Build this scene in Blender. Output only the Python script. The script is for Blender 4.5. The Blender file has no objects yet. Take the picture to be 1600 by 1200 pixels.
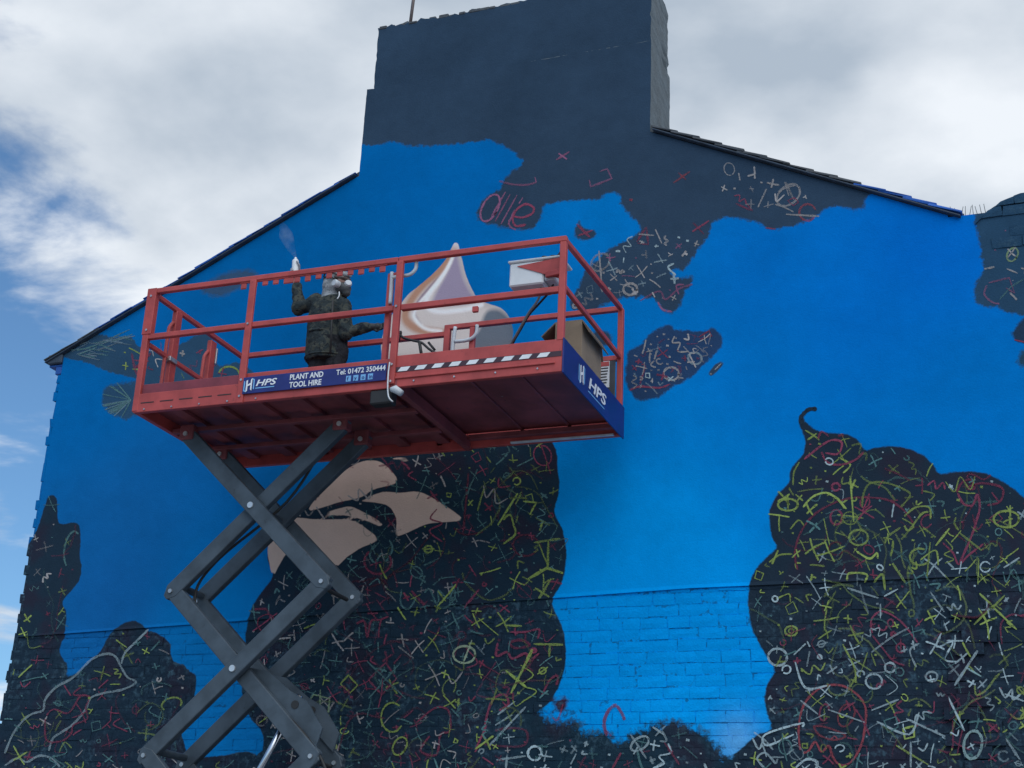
import bpy, bmesh, math, random
import numpy as np
from mathutils import Vector, Matrix
random.seed(7); rng = np.random.default_rng(7)
S = bpy.context.scene
C = S.collection
R_ = math.radians

# ------------------------------------------------------------------ camera
F = 2345.0                       # focal length in photo pixels (1600 wide)
PITCH, ROLL, YAW = R_(20.99), R_(2.68), R_(21.6)
DW = 12.45                       # metres from camera to the gable wall (plane Y = 0)
CAM = Vector((0.0, -DW, 1.6))
fwd = Vector((-math.sin(YAW)*math.cos(PITCH), math.cos(YAW)*math.cos(PITCH), math.sin(PITCH)))
rgt = Vector((math.cos(YAW), math.sin(YAW), 0)); upv = rgt.cross(fwd)
r2 = math.cos(ROLL)*rgt + math.sin(ROLL)*upv
u2 = -math.sin(ROLL)*rgt + math.cos(ROLL)*upv
cd = bpy.data.cameras.new('camera'); cam = bpy.data.objects.new('camera', cd); C.objects.link(cam)
cd.sensor_width = 36; cd.lens = F/1600*36; cd.clip_start = .1; cd.clip_end = 3000
M4 = Matrix(((r2.x, u2.x, -fwd.x, CAM.x), (r2.y, u2.y, -fwd.y, CAM.y), (r2.z, u2.z, -fwd.z, CAM.z), (0, 0, 0, 1)))
cam.matrix_world = M4
S.camera = cam
S.render.resolution_x, S.render.resolution_y = 1024, 768

def ray(px, py):
    return r2*((px-800)/F) + u2*(-(py-600)/F) + fwd
def W(px, py, Y=0.0):            # point on the vertical plane Y
    q = ray(px, py); return CAM + q*((Y-CAM.y)/q.y)
def WX(px, py, X):               # point on the vertical plane X
    q = ray(px, py); return CAM + q*((X-CAM.x)/q.x)

# ------------------------------------------------------------------ world, sun, exposure
SUN_AZ, SUN_EL = R_(-62), R_(48)   # direction the light comes from: behind the viewer, to the right
w = bpy.data.worlds.new('World'); S.world = w; w.use_nodes = True
nt = w.node_tree; nt.nodes.clear()
def N(nt, t, **k):
    n = nt.nodes.new(t)
    for a, b in k.items(): setattr(n, a, b)
    return n
def mth(nt, op, a, b=None, c=None, clamp=False):
    n = nt.nodes.new('ShaderNodeMath'); n.operation = op; n.use_clamp = clamp
    for i, v in enumerate((a, b, c)):
        if v is None: continue
        if isinstance(v, (int, float)): n.inputs[i].default_value = v
        else: nt.links.new(v, n.inputs[i])
    return n.outputs[0]
def mixc(nt, f, a, b, bt='MIX'):
    n = nt.nodes.new('ShaderNodeMix'); n.data_type = 'RGBA'; n.blend_type = bt
    for s, v in ((n.inputs[0], f), (n.inputs[6], a), (n.inputs[7], b)):
        if isinstance(v, (int, float)): s.default_value = v
        elif isinstance(v, tuple): s.default_value = (*v[:3], 1)
        else: nt.links.new(v, s)
    return n.outputs[2]
def sstep(nt, x, lo, hi):
    n = nt.nodes.new('ShaderNodeMapRange'); n.interpolation_type = 'SMOOTHSTEP'
    n.inputs[1].default_value = lo; n.inputs[2].default_value = hi
    nt.links.new(x, n.inputs[0]); return n.outputs[0]
def noise(nt, vec, scale, detail=4, rough=.55, dist=0.0):
    n = nt.nodes.new('ShaderNodeTexNoise'); n.inputs['Scale'].default_value = scale
    n.inputs['Detail'].default_value = detail; n.inputs['Roughness'].default_value = rough; n.inputs['Distortion'].default_value = dist
    if vec is not None: nt.links.new(vec, n.inputs['Vector'])
    return n
sky = N(nt, 'ShaderNodeTexSky', sky_type='NISHITA', sun_disc=False)
sky.sun_elevation = SUN_EL; sky.sun_rotation = R_(90) + R_(62)
tc = N(nt, 'ShaderNodeTexCoord')
# clouds lie on a high flat layer: direction / height
sep = N(nt, 'ShaderNodeSeparateXYZ'); nt.links.new(tc.outputs['Generated'], sep.inputs[0])
zz = mth(nt, 'ADD', mth(nt, 'MAXIMUM', sep.outputs[2], 0.0), .12)
cx = mth(nt, 'DIVIDE', sep.outputs[0], zz); cy = mth(nt, 'DIVIDE', sep.outputs[1], zz)
comb = N(nt, 'ShaderNodeCombineXYZ'); nt.links.new(cx, comb.inputs[0]); nt.links.new(cy, comb.inputs[1])
CLOUD_OFF = (3.1, 7.4, 0.0)
mp = N(nt, 'ShaderNodeMapping'); mp.inputs['Location'].default_value = CLOUD_OFF; nt.links.new(comb.outputs[0], mp.inputs[0])
n1 = noise(nt, mp.outputs[0], 4.2, 9, .56, .25)
n0 = noise(nt, mp.outputs[0], 1.1, 3, .5, .0)
n2 = noise(nt, mp.outputs[0], 2.3, 7, .50, .15)
# the cloud bank breaks up towards the north-west (the left of the view) into scattered cloud
bank = mth(nt, 'ADD', mth(nt, 'ADD', cx, mth(nt, 'MULTIPLY', cy, .44)), .605)
bank = mth(nt, 'MINIMUM', mth(nt, 'MAXIMUM', mth(nt, 'MULTIPLY', bank, 1.5), -.07), .40)
cover = mth(nt, 'ADD', mth(nt, 'ADD', bank, mth(nt, 'SUBTRACT', n1.outputs[0], .5)), mth(nt, 'MULTIPLY', mth(nt, 'SUBTRACT', n0.outputs[0], .5), .5))
mask = sstep(nt, cover, -.10, .16)
cr = N(nt, 'ShaderNodeValToRGB'); nt.links.new(n2.outputs[0], cr.inputs[0])
cr.color_ramp.elements[0].position = .33; cr.color_ramp.elements[0].color = (4.3, 5.1, 6.1, 1)
cr.color_ramp.elements[1].position = .58; cr.color_ramp.elements[1].color = (8.7, 9.2, 9.8, 1)
skyc = mixc(nt, 1.0, sky.outputs[0], (.78, 1.12, 1.36), 'MULTIPLY')
col = mixc(nt, mask, skyc, cr.outputs[0])
bg = N(nt, 'ShaderNodeBackground'); bg.inputs[1].default_value = .10
nt.links.new(col, bg.inputs[0])
wo = N(nt, 'ShaderNodeOutputWorld'); nt.links.new(bg.outputs[0], wo.inputs[0])

sl = bpy.data.lights.new('sun', 'SUN'); sl.energy = 1.5; sl.angle = R_(70); sl.color = (.92, .97, 1.0)
so = bpy.data.objects.new('sun', sl); C.objects.link(so)
sd = Vector((math.cos(SUN_EL)*math.cos(SUN_AZ), math.cos(SUN_EL)*math.sin(SUN_AZ), math.sin(SUN_EL)))
so.rotation_euler = sd.to_track_quat('Z', 'Y').to_euler()
so.location = (5, -20, 25)
S.view_settings.view_transform = 'Standard'; S.view_settings.look = 'None'
S.view_settings.gamma = 1; S.view_settings.exposure = 0.0

# ------------------------------------------------------------------ helpers
def lin(c):
    c = np.asarray(c, float)/255.0
    return np.where(c <= .04045, c/12.92, ((c+.055)/1.055)**2.4)
def tag(o, label=None, cat=None, group=None, kind=None):
    if label: o['label'] = label
    if cat: o['category'] = cat
    if group: o['group'] = group
    if kind: o['kind'] = kind
    return o
def empty(name, loc, label, cat, group=None):
    o = bpy.data.objects.new(name, None); C.objects.link(o); o.location = loc; o.empty_display_size = .2
    return tag(o, label, cat, group)
def link(name, me, mat=None, parent=None):
    o = bpy.data.objects.new(name, me); C.objects.link(o)
    if mat is not None and not me.materials: me.materials.append(mat)
    if parent is not None:
        o.parent = parent
        if parent.parent is None: o.matrix_parent_inverse = Matrix.Translation(-parent.location)   # meshes are built in world coordinates
    return o
def mesh(name, v, f, mat=None, parent=None, smooth=False):
    me = bpy.data.meshes.new(name); me.from_pydata([tuple(p) for p in v], [], f); me.validate()
    if smooth: me.shade_smooth()
    return link(name, me, mat, parent)
def bmo(name, bm, mat=None, parent=None, smooth=False, bevel=0):
    if bevel: bmesh.ops.bevel(bm, geom=bm.edges[:], offset=bevel, segments=1, affect='EDGES', clamp_overlap=True)
    bmesh.ops.recalc_face_normals(bm, faces=bm.faces[:])
    me = bpy.data.meshes.new(name); bm.to_mesh(me); bm.free()
    if smooth: me.shade_smooth()
    return link(name, me, mat, parent)
def box(bm, a, b, rot=None):
    a = Vector(a); b = Vector(b)
    vs = []
    for z in (a.z, b.z):
        for x, y in ((a.x, a.y), (b.x, a.y), (b.x, b.y), (a.x, b.y)):
            vs.append(bm.verts.new((x, y, z)))
    for f in ((3, 2, 1, 0), (4, 5, 6, 7), (0, 1, 5, 4), (1, 2, 6, 5), (2, 3, 7, 6), (3, 0, 4, 7)):
        bm.faces.new([vs[i] for i in f])
    return vs
def bar(bm, p, q, wdt, hgt, up=(0, 0, 1)):
    """rectangular bar from p to q: wdt across, hgt along up"""
    p = Vector(p); q = Vector(q); d = (q-p).normalized(); up = Vector(up)
    s = d.cross(up).normalized(); u = s.cross(d).normalized()
    vs = [bm.verts.new(e + s*(i*wdt/2) + u*(j*hgt/2)) for e in (p, q) for i, j in ((-1, -1), (1, -1), (1, 1), (-1, 1))]
    for f in ((3, 2, 1, 0), (4, 5, 6, 7), (0, 1, 5, 4), (1, 2, 6, 5), (2, 3, 7, 6), (3, 0, 4, 7)):
        bm.faces.new([vs[i] for i in f])
def tube(bm, pts, rad, n=10, cap=True):
    pts = [Vector(p) for p in pts]; rings = []
    rads = rad if isinstance(rad, (list, tuple)) else [rad]*len(pts)
    prev = None
    for i, p in enumerate(pts):
        d = (pts[min(i+1, len(pts)-1)] - pts[max(i-1, 0)]).normalized()
        if prev is None:
            a = Vector((0, 0, 1)) if abs(d.z) < .9 else Vector((1, 0, 0)); s = d.cross(a).normalized()
        else:
            s = (prev - d*prev.dot(d)).normalized()
        prev = s; t = d.cross(s)
        rings.append([bm.verts.new(p + (s*math.cos(2*math.pi*k/n) + t*math.sin(2*math.pi*k/n))*rads[i]) for k in range(n)])
    for a, b in zip(rings, rings[1:]):
        for k in range(n): bm.faces.new((a[k], a[(k+1) % n], b[(k+1) % n], b[k]))
    if cap: bm.faces.new(rings[0][::-1]); bm.faces.new(rings[-1])
def spline(pts, k=6, closed=False):
    P = [np.array(p, float) for p in pts]; n = len(P); out = []
    for i in range(n if closed else n-1):
        if closed: a, b, c, d = P[(i-1) % n], P[i], P[(i+1) % n], P[(i+2) % n]
        else: a, b, c, d = P[max(i-1, 0)], P[i], P[i+1], P[min(i+2, n-1)]
        for j in range(k):
            t = j/k
            out.append(.5*((2*b) + (c-a)*t + (2*a-5*b+4*c-d)*t*t + (3*b-a-3*c+d)*t**3))
    if not closed: out.append(P[-1])
    return out
def obox(name, a, b, mat, parent, bevel=.004):
    bm = bmesh.new(); box(bm, a, b); return bmo(name, bm, mat, parent, bevel=bevel)
def obar(name, p, q, wd, hg, mat, parent, up=(0, 0, 1), bevel=.005):
    bm = bmesh.new(); bar(bm, p, q, wd, hg, up); return bmo(name, bm, mat, parent, bevel=bevel)
def otube(name, pts, rad, mat, parent, n=10):
    bm = bmesh.new(); tube(bm, pts, rad, n); return bmo(name, bm, mat, parent, smooth=True)

def mat_basic(name, col, rough=.6, metal=0, var=.15, scale=8, bump=0, bscale=60, wear=None, wearamt=.5, spec=.5):
    m = bpy.data.materials.new(name); m.use_nodes = True; t = m.node_tree
    b = t.nodes['Principled BSDF']; b.inputs['Roughness'].default_value = rough; b.inputs['Metallic'].default_value = metal
    b.inputs['Specular IOR Level'].default_value = spec
    g = N(t, 'ShaderNodeNewGeometry'); pos = g.outputs['Position']
    n = noise(t, pos, scale, 6, .6); k = sstep(t, n.outputs[0], .3, .7)
    c = mixc(t, k, tuple(x*(1-var) for x in col), tuple(min(1, x*(1+var)) for x in col))
    if wear:
        n3 = noise(t, pos, scale*3.1, 8, .7); k3 = sstep(t, n3.outputs[0], .60, .72)
        c = mixc(t, mth(t, 'MULTIPLY', k3, wearamt), c, wear)
    t.links.new(c, b.inputs['Base Color'])
    rr = mth(t, 'ADD', mth(t, 'MULTIPLY', n.outputs[0], .3), rough-.15); t.links.new(rr, b.inputs['Roughness'])
    if bump:
        nb = noise(t, pos, bscale, 5, .6); bp = N(t, 'ShaderNodeBump'); bp.inputs['Strength'].default_value = 1; bp.inputs['Distance'].default_value = bump
        t.links.new(nb.outputs[0], bp.inputs['Height']); t.links.new(bp.outputs[0], b.inputs['Normal'])
    return m

# ------------------------------------------------------------------ the painted wall: where each colour of paint lies
def Wxz(px, py):
    p = W(px, py, 0.0); return (p.x, p.z)
def poly(pts, k=5, smooth=True):
    q = spline(pts, k, True) if smooth else [np.array(p, float) for p in pts]
    return np.array([Wxz(*p) for p in q])
def zs(org, sc, pts): return [(org[0]+x/sc, org[1]+y/sc) for x, y in pts]
def sdf(poly_, P):
    """signed distance, positive inside (only worked out near the outline's box)"""
    lo, hi = poly_.min(0)-.25, poly_.max(0)+.25
    m_ = ((P >= lo) & (P <= hi)).all(1)
    if not m_.all():
        full = np.full(len(P), -9.0)
        if m_.any(): full[m_] = sdf(poly_, P[m_])
        return full
    a = poly_; b = np.roll(poly_, -1, 0); out = np.full(len(P), 1e9); ins = np.zeros(len(P), bool)
    for (ax, az), (bx, bz) in zip(a, b):
        ex, ez = bx-ax, bz-az; l2 = ex*ex+ez*ez+1e-12
        t = np.clip(((P[:, 0]-ax)*ex+(P[:, 1]-az)*ez)/l2, 0, 1)
        d = (P[:, 0]-ax-t*ex)**2+(P[:, 1]-az-t*ez)**2
        out = np.minimum(out, d)
        c = (az > P[:, 1]) != (bz > P[:, 1])
        with np.errstate(divide='ignore', invalid='ignore'):
            xi = ax+(P[:, 1]-az)/(bz-az if bz != az else 1e-12)*ex
        ins ^= c & (P[:, 0] < xi)
    d = np.sqrt(out); return np.where(ins, d, -d)
def linedist(pts, P):
    out = np.full(len(P), 1e9)
    for (ax, az), (bx, bz) in zip(pts[:-1], pts[1:]):
        ex, ez = bx-ax, bz-az; l2 = ex*ex+ez*ez+1e-12
        t = np.clip(((P[:, 0]-ax)*ex+(P[:, 1]-az)*ez)/l2, 0, 1)
        out = np.minimum(out, (P[:, 0]-ax-t*ex)**2+(P[:, 1]-az-t*ez)**2)
    return np.sqrt(out)

Z3 = lambda p: zs((1140, 620), 3.478, p)
Z4 = lambda p: zs((1140, 860), 3.478, p)
Z8 = lambda p: zs((0, 740), 2.6076, p)
ZB = lambda p: zs((380, 700), 2.4, p)
Z2 = lambda p: zs((560, 340), 3.334, p)
TOP_PX = [(540, 226), (566, 226), (590, 227), (612, 221), (640, 228), (700, 226), (740, 222), (765, 219), (790, 230), (812, 245), (816, 258), (800, 268), (787, 283),
          (780, 296), (760, 308), (748, 325), (747, 342), (765, 350), (800, 358), (830, 358), (845, 340), (848, 325), (862, 317), (900, 313), (938, 311),
          (946, 302), (966, 303), (974, 325), (998, 350), (999, 362), (985, 372), (960, 385), (945, 395), (935, 405), (918, 420), (905, 445), (895, 465),
          (893, 480), (920, 490), (940, 478), (975, 465), (1010, 465), (1025, 470), (1035, 485), (1050, 488), (1062, 478), (1068, 462), (1082, 440), (1078, 432), (1062, 436),
          (1050, 428), (1054, 418), (1067, 424), (1077, 412), (1090, 390), (1105, 372), (1115, 348), (1130, 340), (1160, 342), (1185, 348), (1200, 358), (1225, 357),
          (1250, 350), (1280, 335), (1300, 322), (1345, 328), (1352, 312), (1362, 265), (1200, 160), (1100, -400), (500, -400), (520, 200)]
CENT_PX = [(426, 900), (418, 872), (430, 830), (470, 790), (520, 735), (560, 680), (700, 640), (850, 680), (872, 740), (873, 772), (866, 800), (880, 830), (885, 870), (878, 910), (864, 934),
           (864, 950), (878, 980), (884, 1020), (878, 1060), (860, 1095), (842, 1115), (828, 1150), (815, 1290), (810, 2200), (330, 2200), (385, 1290), (406, 1190), (411, 1160), (408, 1142), (390, 1120), (378, 1090), (380, 1050),
           (383, 1012), (384, 983), (397, 942)]
RIGHT_PX = Z3([(475, 62), (440, 58), (400, 82), (376, 120), (385, 170), (410, 230), (400, 310), (335, 390), (320, 470), (260, 530), (220, 610), (218, 700), (232, 770), (255, 820), (180, 890), (120, 980), (100, 1080)]) \
    + Z4([(103, 330), (120, 420), (155, 500), (210, 590), (247, 660), (210, 710), (190, 790), (200, 880), (230, 970), (150, 1000), (60, 1080), (0, 1140), (-40, 1400), (-80, 4200), (2300, 4200), (2300, 200)]) \
    + Z3([(2100, 900), (1750, 700), (1600, 548), (1500, 470), (1400, 420), (1300, 405), (1200, 412), (1140, 418), (1110, 375), (1050, 318), (960, 280), (860, 268), (780, 278), (735, 292), (700, 240), (640, 205), (540, 195), (480, 182), (440, 162), (412, 130), (407, 100), (430, 78), (470, 76)])
LEFT_PX = Z8([(180, 140), (200, 90), (230, 100), (235, 180), (248, 206), (310, 200), (328, 240), (325, 340), (332, 380), (320, 440), (270, 500), (255, 530), (270, 570), (262, 660), (240, 720), (260, 760), (275, 780),
              (270, 830), (330, 800), (370, 760), (412, 720), (425, 690), (460, 640), (530, 600), (580, 615), (600, 640), (640, 650), (690, 690), (695, 740), (720, 780), (745, 775), (765, 803), (798, 822), (795, 880), (780, 950),
              (740, 1050), (755, 1110), (770, 1155), (900, 1150), (1043, 1150), (1100, 1400), (1100, 3600), (-900, 3600), (-300, 1000), (40, 400), (140, 250)])
# (outline, softness m, raggedness m, paint colour as it looks in the photograph)
NAVY, INK, BROWN, SLATE = (43, 60, 78), (28, 44, 57), (34, 38, 54), (44, 66, 86)
DARK = [
    (poly(TOP_PX, 3), .014, .05, NAVY),
    (poly(CENT_PX), .006, .012, INK),
    (poly([(800, 1130), (842, 1112), (855, 1124), (880, 1128), (900, 1122), (915, 1145), (950, 1142), (962, 1160), (990, 1145), (1030, 1130), (1060, 1127), (1090, 1140), (1112, 1155), (1128, 1178), (1155, 1290), (1185, 2200), (800, 2200)]), .035, .11, (28, 46, 58)),
    (poly(RIGHT_PX), .007, .015, (31, 43, 55)),
    (poly(LEFT_PX), .006, .014, (30, 45, 58)),
    (poly([(903, 346), (912, 356), (928, 361), (931, 369), (914, 376), (898, 368)]), .012, .03, NAVY),
    (poly([(308, 447), (325, 440), (350, 428), (385, 422), (402, 430), (385, 446), (362, 456), (345, 463), (325, 461)]), .03, .05, (48, 72, 98)),
    (poly([(96, 553), (118, 536), (150, 523), (180, 527), (205, 527), (215, 540), (235, 548), (255, 550), (288, 535), (310, 522), (330, 525), (336, 560), (346, 572), (370, 566), (395, 580), (402, 602), (320, 612), (240, 605), (205, 590), (170, 581), (135, 566), (110, 561)]), .008, .03, (40, 66, 88)),
    (poly([(208, 597), (170, 603), (160, 615), (162, 635), (175, 645), (195, 655), (212, 650), (232, 640), (235, 600)]), .02, .06, (40, 68, 92)),
    (poly([(980, 560), (985, 545), (1000, 540), (1012, 525), (1030, 513), (1045, 507), (1055, 515), (1075, 517), (1100, 518), (1115, 512), (1128, 530), (1125, 545), (1115, 555), (1100, 570), (1080, 590), (1050, 605), (1030, 620), (1000, 626), (985, 612), (977, 590)], 3), .012, .035, (36, 58, 88)),
    (poly([(1107, 583), (1122, 566), (1131, 567), (1122, 579), (1113, 587)]), .006, .01, NAVY),
    (poly([(926, 520), (950, 519), (956, 534), (936, 540)]), .015, .03, NAVY),
    (poly([(1524, 342), (1527, 362), (1536, 420), (1525, 440), (1522, 460), (1528, 475), (1560, 482), (1600, 493), (1760, 500), (1760, 150), (1540, 250)], 3), .014, .05, (38, 64, 86)),
    (poly([(1612, 492), (1594, 503), (1582, 524), (1600, 536), (1680, 540), (1680, 490)]), .012, .03, (34, 52, 72)),
    (poly([(1606, 546), (1593, 555), (1590, 568), (1610, 575), (1680, 578), (1680, 545)]), .02, .05, (34, 62, 80)),
    (poly([(868, 1096), (880, 1088), (888, 1098), (880, 1112), (866, 1108)]), .015, .03, (60, 40, 60)),
]
CREAM = [poly(p, 4) for p in (
    ZB([(245, 232), (290, 170), (350, 110), (430, 56), (500, 48), (545, 75), (577, 118), (560, 137), (490, 155), (440, 185), (360, 203), (300, 222)]),
    ZB([(445, 197), (520, 166), (590, 168), (660, 165), (740, 205), (822, 266), (780, 276), (690, 285), (610, 320), (575, 325), (574, 265), (545, 218), (490, 204)]),
    ZB([(195, 262), (280, 268), (400, 270), (465, 305), (502, 345), (440, 375), (385, 412), (350, 442), (300, 400), (240, 380), (170, 390), (135, 440), (112, 478), (98, 430), (92, 375), (110, 320), (150, 280)]),
    ZB([(295, 250), (390, 220), (440, 235), (500, 268), (521, 287), (505, 291), (460, 272), (380, 252)]),
    ZB([(240, 462), (262, 470), (295, 500), (270, 504), (252, 490)]),
    ZB([(560, 40), (600, 36), (630, 42), (600, 50)]),
)]
MER = poly(Z2([(508, 131), (520, 140), (528, 170), (540, 220), (560, 300), (590, 370), (625, 425), (680, 450), (740, 470), (780, 510), (800, 560), (806, 600), (797, 650), (770, 700), (640, 720), (400, 735), (220, 745),
               (135, 725), (118, 680), (125, 620), (150, 560), (172, 510), (220, 450), (260, 400), (310, 360), (370, 310), (420, 260), (460, 210), (487, 155), (497, 136)]), 4)
L2 = lambda p: np.array([Wxz(*q) for q in spline(Z2(p), 5)])
MER_BROWN = L2([(492, 165), (470, 205), (430, 270), (350, 340), (290, 410), (250, 480), (245, 525), (275, 562), (335, 588), (440, 602)])
MER_WHITE = L2([(497, 190), (475, 240), (440, 300), (370, 385), (315, 450), (290, 505), (310, 548), (355, 580), (430, 592)])
MER_WHITE2 = L2([(470, 240), (420, 330), (375, 390), (352, 440), (380, 480), (450, 490), (560, 478), (640, 455)])
MER_MAUVE = poly(Z2([(509, 150), (530, 230), (555, 320), (590, 385), (622, 428), (560, 455), (470, 462), (385, 452), (400, 390), (450, 300), (490, 210)]), 4)
MER_MAUVE2 = poly(Z2([(450, 270), (470, 260), (400, 360), (330, 440), (300, 500), (330, 555), (300, 520), (285, 480), (330, 400)]), 4)
MER_DARK = poly(Z2([(660, 500), (700, 478), (750, 490), (800, 540), (830, 600), (810, 700), (700, 740), (600, 720), (590, 650), (630, 580)]), 4)
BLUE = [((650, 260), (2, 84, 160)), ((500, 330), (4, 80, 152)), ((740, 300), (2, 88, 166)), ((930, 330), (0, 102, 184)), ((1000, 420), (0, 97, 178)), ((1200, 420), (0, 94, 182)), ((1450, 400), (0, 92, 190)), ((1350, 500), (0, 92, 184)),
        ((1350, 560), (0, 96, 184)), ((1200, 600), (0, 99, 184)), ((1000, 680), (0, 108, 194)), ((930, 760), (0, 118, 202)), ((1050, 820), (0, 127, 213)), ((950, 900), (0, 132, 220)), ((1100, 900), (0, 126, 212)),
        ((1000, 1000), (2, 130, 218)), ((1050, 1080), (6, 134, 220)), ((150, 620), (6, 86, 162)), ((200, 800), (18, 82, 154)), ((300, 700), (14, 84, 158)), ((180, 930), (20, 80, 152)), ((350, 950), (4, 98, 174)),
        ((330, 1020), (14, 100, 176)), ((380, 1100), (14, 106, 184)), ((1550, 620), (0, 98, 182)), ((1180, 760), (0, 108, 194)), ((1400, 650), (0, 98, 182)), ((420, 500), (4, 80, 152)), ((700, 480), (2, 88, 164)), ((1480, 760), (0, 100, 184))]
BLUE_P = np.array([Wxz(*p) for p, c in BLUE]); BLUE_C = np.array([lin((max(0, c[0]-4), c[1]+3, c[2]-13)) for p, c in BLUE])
ILL = .74      # how brightly the shaded wall is lit: photograph tone / this = paint colour
def paint(P):
    """paint attributes for wall points P (n x 2: X, Z)"""
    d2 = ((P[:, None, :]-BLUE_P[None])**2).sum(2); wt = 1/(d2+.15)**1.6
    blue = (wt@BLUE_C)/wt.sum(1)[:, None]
    g = np.array(Wxz(1152, 1160)); sp = np.exp(-(((P[:, 0]-g[0])/.17)**2+((P[:, 1]-g[1])/.2)**2))[:, None]
    blue = blue*(1-.8*sp)+lin((90, 155, 205))*.8*sp
    best = np.full(len(P), -9.0); soft = np.full(len(P), .01); rag = np.full(len(P), .02); dc = np.tile(lin(NAVY), (len(P), 1))
    for pl, s_, r_, c_ in DARK:
        d = sdf(pl, P); k = d > best
        best = np.where(k, d, best); soft = np.where(k, s_, soft); rag = np.where(k, r_, rag); dc[k] = lin(c_)
    cream = np.full(len(P), -9.0)
    for pl in CREAM: cream = np.maximum(cream, sdf(pl, P))
    md = sdf(MER, P); mc = np.tile(lin((168, 150, 142)), (len(P), 1))
    near = md > -.05
    if near.any():
        Q = P[near]; c = np.tile(lin((206, 194, 188)), (len(Q), 1))
        def lay(c, a, colr): a = np.clip(a, 0, 1)[:, None]; return c*(1-a)+lin(colr)*a
        e = sdf(MER, Q)
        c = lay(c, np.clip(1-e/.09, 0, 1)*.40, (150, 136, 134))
        c = lay(c, np.clip((.0+sdf(MER_MAUVE, Q))/.05+.3, 0, 1), (152, 138, 158))
        c = lay(c, np.clip(sdf(MER_MAUVE2, Q)/.02+.5, 0, 1), (146, 126, 136))
        c = lay(c, np.clip(1.35-linedist(MER_WHITE2, Q)/.030, 0, 1)*.9, (232, 226, 226))
        c = lay(c, np.clip(1.5-linedist(MER_BROWN, Q)/.045, 0, 1)*.85, (172, 120, 92))
        c = lay(c, np.clip(1.3-linedist(MER_WHITE, Q)/.022, 0, 1)*.9, (236, 230, 228))
        c = lay(c, np.clip(sdf(MER_DARK, Q)/.05+.5, 0, 1)*.85, (66, 86, 104))
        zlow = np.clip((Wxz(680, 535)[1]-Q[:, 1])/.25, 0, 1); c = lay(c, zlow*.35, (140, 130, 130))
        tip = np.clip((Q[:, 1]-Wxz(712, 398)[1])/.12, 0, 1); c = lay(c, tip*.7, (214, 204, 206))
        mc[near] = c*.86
    lim = lambda a: np.clip(a/ILL, 0, .88)
    return dict(blue=lim(blue), dark_c=lim(dc), mer_c=lim(mc), dark_d=best, soft=soft, rag=rag, cream_d=cream, mer_d=md)
def put_paint(*mes):
    cos = []
    for me in mes:
        n = len(me.vertices); co = np.empty(n*3); me.vertices.foreach_get('co', co); cos.append(co.reshape(-1, 3)[:, [0, 2]])
    A = paint(np.concatenate(cos)); p0 = 0
    for me, co in zip(mes, cos):
        set_paint(me, {k: v[p0:p0+len(co)] for k, v in A.items()}); p0 += len(co)
def set_paint(me, A):
    n = len(me.vertices)
    for k, v in A.items():
        if v.ndim == 2:
            at = me.attributes.new(k, 'FLOAT_COLOR', 'POINT'); at.data.foreach_set('color', np.concatenate([v, np.ones((n, 1))], 1).astype(np.float32).ravel())
        else:
            at = me.attributes.new(k, 'FLOAT', 'POINT'); at.data.foreach_set('value', v.astype(np.float32))

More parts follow.
